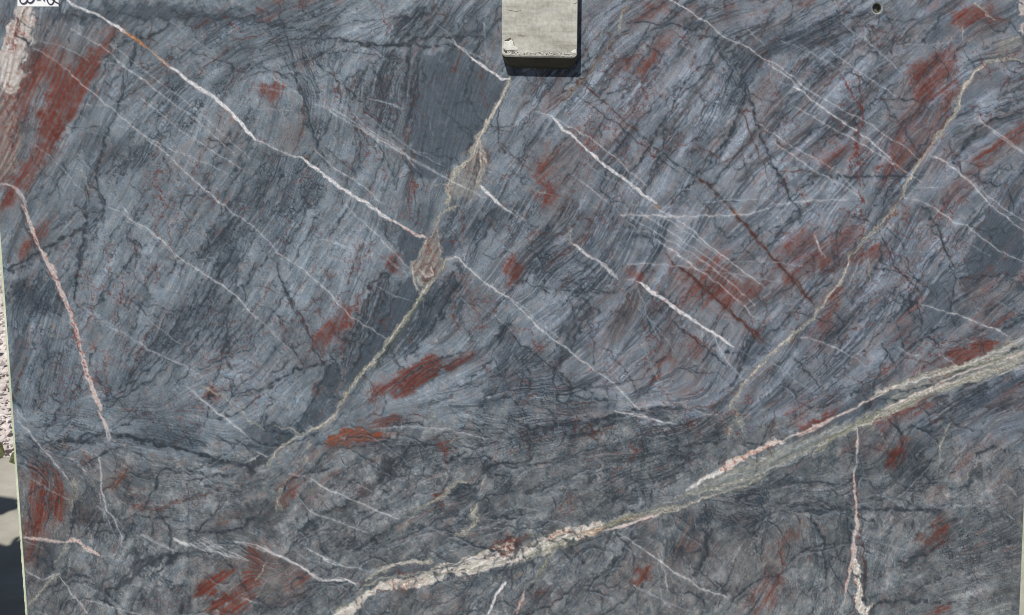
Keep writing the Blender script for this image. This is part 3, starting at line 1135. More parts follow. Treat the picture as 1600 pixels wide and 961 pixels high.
L 12 .5: 350,330 560,210 570,300 440,380 360,380
L 12 .5: 140,420 220,450 280,520 180,560 
L 12 .4: 640,240 740,280 700,320 640,310
L 14 .5: 0,300 100,260 100,460 0,460
L 14 .5: 700,560 960,620 900,680 720,680 640,640
L 14 .4: 500,840 700,860 620,930 520,940
L 14 .4: 720,330 860,320 820,420 720,420
@800 640 2.995
K 4 .95: -5,700 60,640 150,600 240,550 330,545 400,520 440,530 420,565 380,590 300,610 230,640 150,670 80,700 -5,725
K 3 1: 250,575 300,575 320,600 280,610 250,595
K 3 .9: 10,675 50,690 40,705 0,705
g 7 .7: 60,640 130,620 160,590 240,550
g 6 .7: 60,690 150,650 240,620 310,610
g 8 .7: 120,640 200,600 230,580
o 12 .4: 340,570 400,560 440,550
o 6 .5: 480,530 560,505 620,495
r 5 .7: 150,600 220,575 250,590
b 6 .8: 230,560 290,580 320,600 345,605
b 5 .7: 330,545 320,590
b 5 .7: 400,520 380,570 440,545
t 20 .75: 430,545 520,505 600,485
t 14 .7: 600,485 680,470 760,455 800,455
k 12 .8: 420,570 520,545 600,515 690,492
g 14 .7: 450,545 500,530 560,520
g 8 .6: 540,490 640,470 740,450
b 6 .6: 440,540 520,520 640,490 760,470
t 9 .8: 690,492 780,465 850,430 920,405 1000,380
k 5 .6: 780,465 850,435 940,400 1020,380
t 10 .7: 1000,380 1080,360 1130,335 1200,300
g 10 .6: 980,400 1080,370 1150,330 1200,310
K 4 .95: 815,378 870,330 940,290 990,255 1040,225 1095,208 1090,232 1040,265 980,298 910,322 860,352
k 15 .9: 1080,217 1140,190 1200,165
r 6 .85: 990,250 1010,290
r 6 .85: 1030,225 1045,260
r 5 .8: 945,290 955,310
r 6 .7: 1060,215 1090,230
o 10 .5: 1040,230 1090,215
o 7 .5: 1100,205 1160,190 1200,170
h 12 .7: 860,400 950,340 1080,305 1200,260
w 8 .6: 930,312 1040,300 1090,310
w 7 .6: 1110,220 1150,230
w 8 .7: 1155,225 1190,230
t 9 .4: 620,470 700,440 760,430
h 12 .5: 800,420 900,370 1000,340 1200,280
R 3 1: -5,598 40,605 45,650 20,670 -5,670
r 7 .8: 50,600 85,610
r 6 .6: 0,670 40,660 60,670
t 12 .55: 200,650 160,700 140,740 115,785
g 8 .8: 160,690 140,740 120,780
t 8 .5: 110,790 70,820 60,850
k 14 .55: 55,860 45,910 5,950
r 6 .6: 40,890 50,920 10,950
o 8 .5: 0,800 60,760
t 8 .5: 0,720 80,705 200,655 310,620
w 8 .7: 500,575 560,615 630,665
w 11 .85: 630,665 700,715 760,760 830,800
w 9 .8: 830,800 880,835 950,860 1010,880
h 6 .6: 680,660 690,800 700,890
h 7 .7: 700,660 720,800 730,850
h 7 .6: 260,780 300,850
h 7 .6: 590,840 700,890 830,945
h 6 .7: 640,880 660,960
h 8 .6: 1080,630 1010,700 960,780
h 6 .5: 460,860 480,930
w 9 .6: 480,10 560,25 640,45 740,60
w 6 .6: 500,0 560,10 640,40
h 7 .7: 700,0 780,30
w 8 .5: 850,0 900,20 960,25
h 8 .6: 0,40 60,55
t 12 .5: 1050,0 1060,50 1080,60 1080,100
t 9 .5: 1040,60 1010,130
h 7 .6: 790,850 800,890
h 7 .6: 520,640 600,690 680,720
t 7 .5: 570,820 600,850
h 9 .5: 130,750 60,790
d 8 .75: 70,60 75,150 85,210
d 7 .7: 240,60 245,130 220,170
d 10 .75: 80,100 200,80 330,70 420,40
d 9 .7: 500,10 420,50 340,90 290,120
D 8 .7: 50,60 90,60 100,90 60,110 30,100
d 8 .7: 380,290 350,350 380,320
d 14 .7: 900,560 920,620 890,720 850,770
d 8 .6: 850,740 920,790 1000,870
d 10 .6: 560,570 540,640 520,680 480,740 430,790
D 8 .5: 570,580 545,680 440,780 430,770 500,690 540,620
d 10 .6: 470,495 570,470
D 6 .6: 540,410 590,400 610,430 580,450 550,440
h 6 .5: 610,400 600,450 540,470
d 9 .6: 120,370 50,400 130,350
d 6 .6: 780,490 850,560 900,570
d 9 .7: 750,175 850,165 960,150
d 8 .6: 560,230 640,220 700,200
d 8 .6: 700,330 800,290 
X 14 .9: 800,500 1200,400 1200,580 1000,570 860,560
X 12 1: 1040,400 1200,320 1200,400 1060,430
D 12 .5: 1040,400 1200,320 1200,400 1080,430
D 14 .35: 760,160 980,120 900,240 880,280 740,210
X 14 .9: 400,300 760,200 880,200 860,300 700,360 480,420
X 14 .7: 460,0 1000,0 1000,150 760,160 560,80
X 14 .7: 0,0 300,0 300,200 0,240
X 14 .7: 700,620 860,640 860,740 760,700
X 14 .7: 300,200 760,60 800,200 400,300
D 14 .5: 590,560 700,600 540,640
D 10 .4: 840,560 920,620 900,720 850,760 820,720
R 5 .85: 575,805 600,760 650,725 665,740 620,800 590,825
R 8 .7: 795,640 850,600 840,680 810,660
R 10 .65: 1100,890 1160,830 1200,790 1190,860 1140,890 1150,950 1120,950
R 8 .5: 1150,690 1190,620 1200,660
R 8 .6: 130,850 170,840 190,855 130,870
R 8 .6: 590,545 660,520 650,555
R 8 .5: 790,85 860,75 840,98
R 10 .4: 700,700 760,720 700,720
R 8 .4: 380,870 410,850 400,890
E 10 1: 200,420 290,370 310,500 230,530
E 10 .6: 380,820 560,820 400,900
E 8 .5: 100,0 260,0 260,140 80,140
B 20 .5: 560,690 900,620 1200,580 1200,960 900,960 600,850
B 14 .6: 500,740 640,720 660,820 560,840
B 16 .4: 240,380 330,380 320,520 200,520
B 14 .4: 930,700 1000,640 1200,680 1100,860
L 14 .5: 280,130 440,110 460,190 300,200
L 14 .5: 490,140 580,120 560,180 480,200
L 14 .5: 640,160 720,150 720,200 640,200
L 14 .4: 160,680 340,680 350,760 250,800 160,760
L 14 .4: 390,620 510,590 530,660 400,680
L 14 .4: 360,700 470,700 400,790 350,780
L 14 .5: 930,700 1060,640 1130,740 1020,860 950,780
L 14 .4: 80,240 240,240 200,320 100,340
L 14 .5: 830,230 880,220 880,290 840,300
L 14 .4: 560,640 640,700 560,720
@1200 640 2.995
k 9 .85: 413,90 420,160 410,230
w 6 .8: 413,90 420,150 410,280
k 13 .9: 408,280 403,330 406,400 414,470
k 17 .9: 414,470 412,550 402,620
k 26 .9: 402,610 405,680 400,700
k 22 .9: 398,690 380,770
k 15 .85: 380,770 365,850
t 11 .75: 365,850 345,950
K 3 .98: 395,690 412,690 432,760 437,840 442,885 460,920 495,908 460,965 410,965 408,880 405,780
r 7 .85: 412,320 424,440 425,560 430,640 440,720
r 6 .7: 398,300 396,400 405,470
r 8 .8: 405,760 410,860 402,960
r 7 .8: 385,690 365,780 352,870
r 7 .6: 455,950 490,910
b 9 .7: 445,640 452,720 450,880
w 10 .7: -5,170 60,145
k 16 .9: -5,165 30,150 70,142
K 3 .9: -5,155 40,140 80,142 40,165 -5,185
r 7 .7: 0,180 30,170
k 9 .8: 140,125 190,105 240,80 290,55
r 12 .7: 180,95 240,65 300,30
t 15 .75: 210,215 270,160 340,110 420,80
w 9 .7: 300,110 420,80 520,50
w 8 .75: 520,50 600,10 620,0
t 15 .8: 340,95 440,65 560,20 610,0
g 10 .8: 230,200 300,140 380,90 480,50
g 8 .6: 440,60 500,20 540,0
o 5 .5: 260,140 300,125
h 14 .7: 100,190 200,150 320,80 400,40
h 14 .5: 0,240 150,170 260,120
w 8 .5: 0,275 100,255 180,205
h 9 .7: 0,385 80,365 130,345
h 8 .6: 0,430 60,390
S 8 .6: 60,210 200,110 330,40 420,0 520,0 420,50 280,130 160,190 40,250
D 8 .6: 150,270 220,240 300,160 340,150 240,290 100,370 0,400 0,340 100,290
D 8 .5: 0,290 150,230 220,200 160,260 60,330 0,350
R 5 .9: 130,82 220,50 300,8 320,10 260,60 170,98
R 8 .7: 90,40 160,20 150,60
R 5 .8: 510,85 590,20 640,-5 650,8 560,70
R 8 .6: 340,215 390,160 430,100 430,140 400,180 360,215
R 6 .8: 550,275 570,190 630,130 670,125 640,190 595,265
R 10 .5: 450,200 530,130 525,190
R 8 .6: 890,250 940,220 920,270 880,310 865,290
R 8 .6: 960,170 1060,150 1000,180
R 6 .75: 700,625 770,600 800,590 795,550 835,580 820,610 760,630
R 8 .5: 795,510 850,510 820,580
R 6 .75: 35,670 80,600 170,535 130,580 70,660
R 8 .75: -5,925 10,860 50,780 70,780 40,850 25,910
R 8 .6: -5,700 10,740 0,790
R 6 .8: 780,962 840,918 855,930 800,965
R 8 .6: 560,910 600,895 600,915
R 8 .5: 1080,305 1150,290 1140,312
R 10 .5: 590,510 670,500 640,525
R 8 .7: 200,350 230,345 180,360
R 12 .4: 740,400 820,360 840,420
R 8 .5: 630,860 720,850 700,870
R 8 .5: 480,20 560,0 560,20
B 14 .6: 340,120 480,80 480,200 360,220
B 14 .6: 860,180 1080,130 1100,200 900,320
B 16 .5: 900,280 1200,260 1200,400 940,420
B 16 .4: 780,500 860,500 860,620 780,620
B 16 .5: 0,520 160,520 140,960 0,960
B 16 .4: 480,480 700,480 680,600 500,560
B 14 .5: 660,0 900,0 860,60
B 18 .3: 700,800 1180,560 1180,900 800,960
B 14 .4: 660,360 860,360 800,460
d 10 .6: 150,475 250,465 360,460
d 11 .6: 440,460 520,465 600,460 700,465 800,470
d 13 .7: 200,500 240,570 260,640 270,720 270,790
d 8 .7: 200,500 180,470
D 4 .85: 888,385 950,310 1000,248 1012,270 990,320 930,370
d 14 .75: 980,225 1000,200 1080,170
d 9 .8: 1080,175 1130,210 1180,240
d 16 .5: 440,480 435,600 455,700 455,900
d 8 .7: 360,480 375,560 380,640
d 8 .7: 500,0 600,80 640,140
d 12 .6: 630,690 700,690 800,640
d 9 .6: 610,740 700,710
d 9 .7: 470,940 540,900 620,895 800,910
d 8 .7: 160,335 260,345 370,355
d 9 .7: 700,90 760,70 860,20 880,0
d 9 .7: 600,350 700,370 760,330
d 8 .7: 640,380 720,380 770,330
d 8 .6: 860,450 880,420
d 6 .6: 720,570 680,620 620,640
d 10 .7: 900,960 960,920 1000,870 
d 8 .6: 960,640 1040,610 1100,600
X 12 .9: 590,200 720,150 780,330 640,380 560,300
D 14 .4: 590,170 720,120 760,280 640,340 560,300
X 14 .6: 800,600 1180,540 1180,700 860,760
X 14 .7: 640,20 1000,-10 900,80 720,110
D 14 .4: 700,90 860,20 960,0 900,80 780,130
X 14 .5: 440,100 600,100 560,300 420,380
X 14 .5: 860,500 1180,440 1180,560 900,620
X 14 .6: 1060,0 1200,0 1200,130 1100,100
X 14 .5: 60,370 400,370 400,460 100,460
D 14 .35: 430,640 500,700 480,880 440,860
D 14 .3: 200,480 400,480 400,640 270,640
D 14 .35: 640,640 860,620 700,700 600,740
w 6 .5: 1110,350 1200,430
h 9 .7: 1100,480 1190,530
h 6 .8: 590,720 600,780
h 12 .5: 540,400 600,420 640,460
t 10 .5: 860,60 820,120 810,220 790,300
t 7 .45: 800,200 810,130
h 7 .6: 930,420 925,440
h 6 .4: 450,640 560,690 640,760
h 7 .4: 960,60 960,130
h 9 .5: 870,450 1000,450
h 6 .5: 0,560 90,500 
h 7 .6: 1190,420 1120,370
h 7 .4: 700,430 800,460
h 12 .4: 470,820 600,790 720,820
h 9 .5: 1180,620 1000,680 880,690
h 8 .6: 1180,820 1080,810 
G 10 .5: 970,940 1080,905 1170,895 1170,965 950,965
L 14 .4: 460,120 600,80 620,130 500,200
L 14 .4: 180,300 300,280 330,330 200,330
L 14 .4: 480,760 680,760 700,860 560,880 470,900
L 14 .5: 120,540 220,560 260,700 160,840 100,800 100,660
L 14 .4: 460,480 620,500 640,640 480,600
L 14 .3: 800,340 1180,320 1100,440 880,440
L 14 .4: 600,740 700,740 720,800
L 14 .4: 740,30 880,60 800,120
"""
MARKS += """@1060 560 2.396
t 20 .85: 960,60 1060,30 1180,5 1294,-20
t 14 .8: 740,130 820,100 900,75 1000,55
t 22 .9: 660,255 760,210 860,160 940,125
t 18 .9: 940,125 1040,95 1140,60 1294,10
k 7 .85: 920,130 1000,100 1090,70 1160,40
k 7 .7: 740,130 800,112 860,110
w 7 .7: 1080,45 1180,22 1294,0
g 8 .7: 560,300 640,260 760,200
g 7 .8: 1000,60 1120,25 1230,-5
d 6 .8: 900,150 1000,115 1120,90
d 6 .8: 680,240 800,190 900,140
S 8 .7: 420,300 600,180 760,120 900,90 880,120 720,190 560,270 460,320
w 14 .8: 30,495 90,455 160,410
k 20 .9: 150,420 220,385 300,340 340,325
k 13 .85: 330,330 385,308
k 7 .7: 400,300 470,275 540,240 590,215
r 5 .9: 175,385 185,415
r 5 .9: 205,370 218,395
b 4 .8: 240,365 250,380
L 12 .6: 240,420 400,330 600,230 700,180 640,230 440,340 300,420
r 6 .8: 710,250 800,210 900,180 940,160
R 6 .9: 750,240 830,190 930,165 900,185 820,215 770,250
R 8 .7: 440,265 520,240 590,195 560,235 480,265
E 8 .9: 420,180 520,170 500,240 430,240
R 6 .8: 1010,25 1130,-10 1110,20 1040,45
r 7 .7: 1160,180 1230,140 1290,90
R 6 .7: 800,400 840,320 870,300 840,350
r 6 .7: 780,410 820,340
d 12 .7: 500,600 540,660 550,740 550,800
d 10 .7: 630,590 640,660 640,720
d 10 .6: 340,580 320,680 310,760
d 9 .6: 90,640 105,700 80,790
d 8 .6: 140,830 180,880
b 8 .6: 370,720 390,760 370,840 330,900
r 10 .6: 430,630 380,700 395,780 350,860 350,920
r 12 .5: 330,790 340,830 280,890 290,950
B 12 .7: 370,730 440,630 460,640 390,720
B 14 .7: 20,700 90,680 80,740 40,740
d 8 .7: 740,570 850,565 990,580
d 6 .7: 660,570 740,562
d 7 .6: 430,575 560,570 650,565
d 7 .6: 400,460 520,465 600,480
d 9 .7: 720,935 800,910 900,905 1060,920
d 8 .6: 800,780 900,740 1000,690 1080,650
d 8 .6: 870,880 960,830 1090,780
d 8 .6: 920,640 980,620 1060,600
d 10 .8: 1130,375 1160,340 1190,325
d 7 .9: 1190,325 1240,355 1290,385
D 4 .9: 1050,490 1100,430 1130,395 1145,410 1110,460 1070,490
R 12 .7: 900,680 980,690 1000,600 970,600 960,650
R 8 .6: 960,935 1010,935 990,955
h 6 .7: 740,510 800,530 850,560
h 6 .7: 640,640 720,680 860,720
h 6 .6: 1100,450 1200,510
h 3 .4: 440,600 445,950
w 5 .6: 200,760 230,710
t 8 .6: 1020,240 990,300 980,370
t 12 .6: 190,190 215,150 240,110
t 10 .6: 225,200 240,270
t 8 .5: 200,230 190,300
h 8 .6: 500,500 620,470
h 9 .5: 700,520 800,500
h 8 .5: 920,860 1060,820 1280,790
h 8 .5: 740,870 880,830
h 10 .5: 960,560 1100,550
h 12 .6: 1120,950 1200,920 1280,910
@530 560 2.396
R 5 1: 190,100 240,50 330,15 410,10 340,60 260,125 215,130
R 7 .9: 340,40 420,15 460,5 400,45
R 6 .8: 120,150 130,100 185,90 190,115
R 6 .7: 165,245 210,218 215,230 180,250
d 5 .9: 300,55 380,35 460,0
d 5 .8: 540,160 600,100 640,20
d 5 .8: 510,200 560,160 640,150 690,200 705,260
d 5 .8: 700,250 720,320 715,380
r 5 .7: 640,340 645,360
r 4 .7: 700,340 712,370
d 6 .8: 800,30 860,90 870,140 820,180
d 7 .8: 830,0 800,80 830,170
D 8 .7: 540,200 640,60 680,0 720,0 660,100 600,180
D 8 .5: 690,240 740,250 720,290 690,280
d 6 .8: 640,290 740,260 870,240 960,230
d 7 .8: 960,230 1060,210 1160,190 1270,180
D 6 .7: 1130,215 1200,195 1270,190 1270,215 1180,225
w 7 .7: 1030,200 1120,215 1210,235 1270,245
h 6 .8: 300,125 360,150 440,195 540,240
h 5 .6: 430,120 360,70
w 5 .6: 150,260 260,255 400,265 500,290 560,300
d 7 .8: 550,410 600,390 690,390
d 6 .7: 560,440 630,440
R 5 .8: 360,290 400,310 390,350 375,330
r 8 .8: 370,300 400,330 405,370
d 7 .8: 380,380 440,370 450,350
L 8 .6: 460,320 560,300 640,330 580,390 500,380
L 8 .6: 20,390 140,370 140,460 40,520
L 10 .5: 250,400 350,400 380,450 280,480 
D 3 .9: 0,545 100,500 135,460 155,400 170,345 205,400 195,440 130,490 60,540
D 6 .5: 0,560 60,540 40,600 0,640
d 5 .7: 235,400 270,430 240,470
d 6 .6: 900,470 960,440 940,470
D 5 .7: 1080,525 1110,515 1130,530 1110,545
h 6 .6: 1120,500 1130,540 1080,555
D 8 .5: 1010,580 1060,560 1080,580 1030,600
t 9 .7: 300,550 360,535 400,510 430,470
t 8 .7: 430,465 490,460
R 4 .9: 358,525 380,512 385,530 362,535
k 6 .6: 530,490 540,465 550,430
t 13 .7: 520,540 500,580 520,600 490,640
t 8 .6: 490,640 440,655
h 10 .6: 230,700 280,670 350,655
h 6 .6: 640,590 760,600 900,640
h 6 .6: 600,570 700,560 780,590
d 5 .6: 500,330 480,380
R 4 1: 560,710 600,680 660,670 710,680 690,700 660,715 650,740 610,730
G 8 .7: 690,700 760,670 780,700 740,740 690,730
k 6 .8: 600,775 640,760 690,750
g 8 .8: 500,735 600,700 700,670 760,660
g 8 .8: 690,750 760,720 800,710 880,690
d 6 .7: 560,800 640,790 720,760 800,720
k 8 .7: 740,700 800,660 860,640
K 3 .9: 840,655 880,650 900,665 870,680 845,675
o 9 .5: 900,650 950,660 990,640
o 8 .5: 780,680 830,650 870,640
t 12 .8: 1000,625 1080,600 1160,590 1270,555
k 8 .85: 1010,640 1100,615 1190,590
g 10 .8: 1000,635 1040,620 1080,600
t 12 .7: 100,830 160,790 240,765 350,760
S 4 .6: 170,810 240,775 330,775 340,790 240,805 170,830
K 4 .8: 240,850 330,820 400,800 380,830 300,860 250,865
E 4 1: 180,825 330,820 320,860 190,850
R 4 .8: 200,840 240,830 280,845 250,860 215,855
t 8 .7: 820,710 780,750 760,790 740,820
g 10 .8: 790,730 765,790 740,820
w 15 .85: 625,840 590,880
w 11 .85: 590,880 560,955
k 12 .6: 695,870 680,910 665,955
R 6 .5: 690,880 680,920 670,950
R 5 .9: 1105,840 1120,805 1165,770 1175,775 1150,820 1120,850
R 8 .5: 740,880 790,865 770,885
B 16 .6: 1000,840 1160,700 1270,820 1270,960 1080,960
B 12 .5: 60,480 160,440 140,520 60,560
r 5 .7: 470,840 500,800
D 8 .5: 780,740 800,720 860,705 840,730
d 7 .7: 800,720 900,690 1000,660
d 6 .6: 1110,660 1080,700 1000,790 960,830
d 6 .6: 860,760 940,700
w 5 .7: 1195,730 1215,800 1230,870
h 6 .7: 1100,850 1200,900 1260,950
h 6 .6: 0,760 60,780 130,800
w 10 .8: 0,820 30,825 60,845
@0 560 2.396
d 6 .8: 390,170 470,110 530,60 600,0
d 6 .8: 400,190 480,130 560,80
d 5 .8: 800,80 780,170 770,260
d 5 .7: 880,150 1000,110 1100,50 1250,0
d 6 .8: 1250,10 1180,140 1120,240
d 7 .8: 1000,210 990,270 1080,280
D 5 .8: 985,260 1030,240 1100,270 1060,310 1000,370 930,400 950,360 975,320
D 5 .7: 930,395 990,380 960,430 930,420
D 6 .7: 1110,260 1200,100 1250,10 1270,60 1270,140 1190,190
S 6 .7: 1150,230 1200,170 1270,150 1270,190 1200,250
w 8 .7: 920,390 950,375 970,360
w 6 .6: 965,350 1000,370
d 10 .7: 220,310 300,290 400,285 470,295
d 8 .9: 470,290 580,310 680,340 760,360
X 8 .8: 620,270 760,250 770,340 650,320
w 12 .6: 380,220 400,260 412,300
t 7 .7: 740,100 830,140 910,210 990,270
w 9 .7: 700,105 780,175 860,235 920,285
E 6 .9: 700,150 760,170 740,260 700,240
R 5 .9: 775,105 810,110 820,140 790,150
r 7 .7: 390,10 400,90 400,130
r 5 .7: 790,150 830,150
r 6 .7: 310,350 340,390
R 6 .6: 310,360 330,365 325,390
d 8 .7: 320,400 380,360 460,330
b 8 .6: 380,500 440,470 480,410
R 8 .5: 420,460 460,410 480,400 450,450
L 6 .6: 590,425 700,440 690,540 610,550 550,590 560,500
d 7 .8: 600,420 580,480 540,560
d 5 .8: 600,415 680,415
b 6 .7: 560,580 640,540 740,520 800,500
r 8 .8: 490,550 530,550
r 6 .8: 650,535 680,530
r 6 .8: 870,580 900,580
r 6 .8: 810,480 830,495
D 8 .5: 790,660 900,640 1000,580 1040,520 1040,560 980,620 880,680
d 8 .8: 780,660 870,650 960,590 1000,540
t 10 .6: 1060,480 1040,520 1050,570
t 8 .5: 1090,440 1060,460
R 8 .6: 1070,470 1130,450 1070,540
D 8 .7: 1120,405 1200,405 1200,420 1180,440 1130,420
R 10 .85: 130,400 190,400 200,450 150,450
R 9 .9: 125,490 200,480 230,460 200,560 150,640 110,620 130,540
R 9 .8: 200,560 235,510 245,540 220,590
R 12 .6: 95,640 150,620 150,700 110,760 95,720
B 14 .8: 90,440 250,450 270,560 230,660 100,760
h 7 .6: 100,440 180,490 260,530
d 9 .8: 280,480 280,580 265,660
D 10 .6: 280,540 350,530 390,580 350,640 290,640
t 12 .4: 280,460 290,500 280,540
k 14 .6: 90,668 150,678 240,690
k 16 .75: 250,685 290,680 320,710 370,735
t 9 .6: 260,700 230,740
d 6 .7: 200,800 190,740 160,690
D 2 1: 420,862 470,850 520,790 510,755 560,732 640,735 640,750 580,770 540,790 500,840 460,862
d 8 .8: 400,870 390,910
L 6 .6: 640,760 695,740 700,830 660,860 570,790
L 6 .5: 410,870 530,870 540,940 400,950
d 6 .7: 410,870 400,910 440,940
d 5 .6: 530,870 545,910 530,950
w 7 .7: 530,660 580,690 650,720
w 12 .7: 650,675 700,695
w 7 .7: 740,680 800,720 860,745
w 6 .7: 760,670 830,710 930,755
w 6 .6: 700,690 770,720
h 7 .7: 500,650 560,700 600,730
w 7 .6: 880,685 960,700 1020,730 1100,765
D 4 .9: 795,760 815,730 835,745 820,775
d 7 .7: 830,740 870,780
R 4 1: 720,890 760,840 800,800 860,790 860,820 800,870 740,895
R 6 .9: 780,950 820,900 880,880 880,910 840,950
R 6 .8: 890,850 930,800 960,830 930,870 900,870
R 6 .9: 860,950 900,890 940,880 900,950
R 8 .6: 920,720 960,710 950,750 920,750
R 8 .6: 1060,830 1150,800 1130,830 1080,840
B 14 .7: 830,760 1100,760 1180,830 1000,930 760,960
t 6 .5: 960,830 1000,760
w 7 .7: 960,700 1060,750 1120,770
w 10 .8: 1110,765 1160,800 1210,832 1260,830
w 6 .7: 1160,715 1210,745 1270,770
h 6 .6: 1110,730 1200,790
h 6 .5: 910,900 980,920
d 3 .4: 705,470 708,640 712,960
d 6 .6: 650,870 700,850
E 6 .7: 600,900 720,890 700,960 580,960
E 6 .7: 480,500 600,500 540,560 480,560
"""
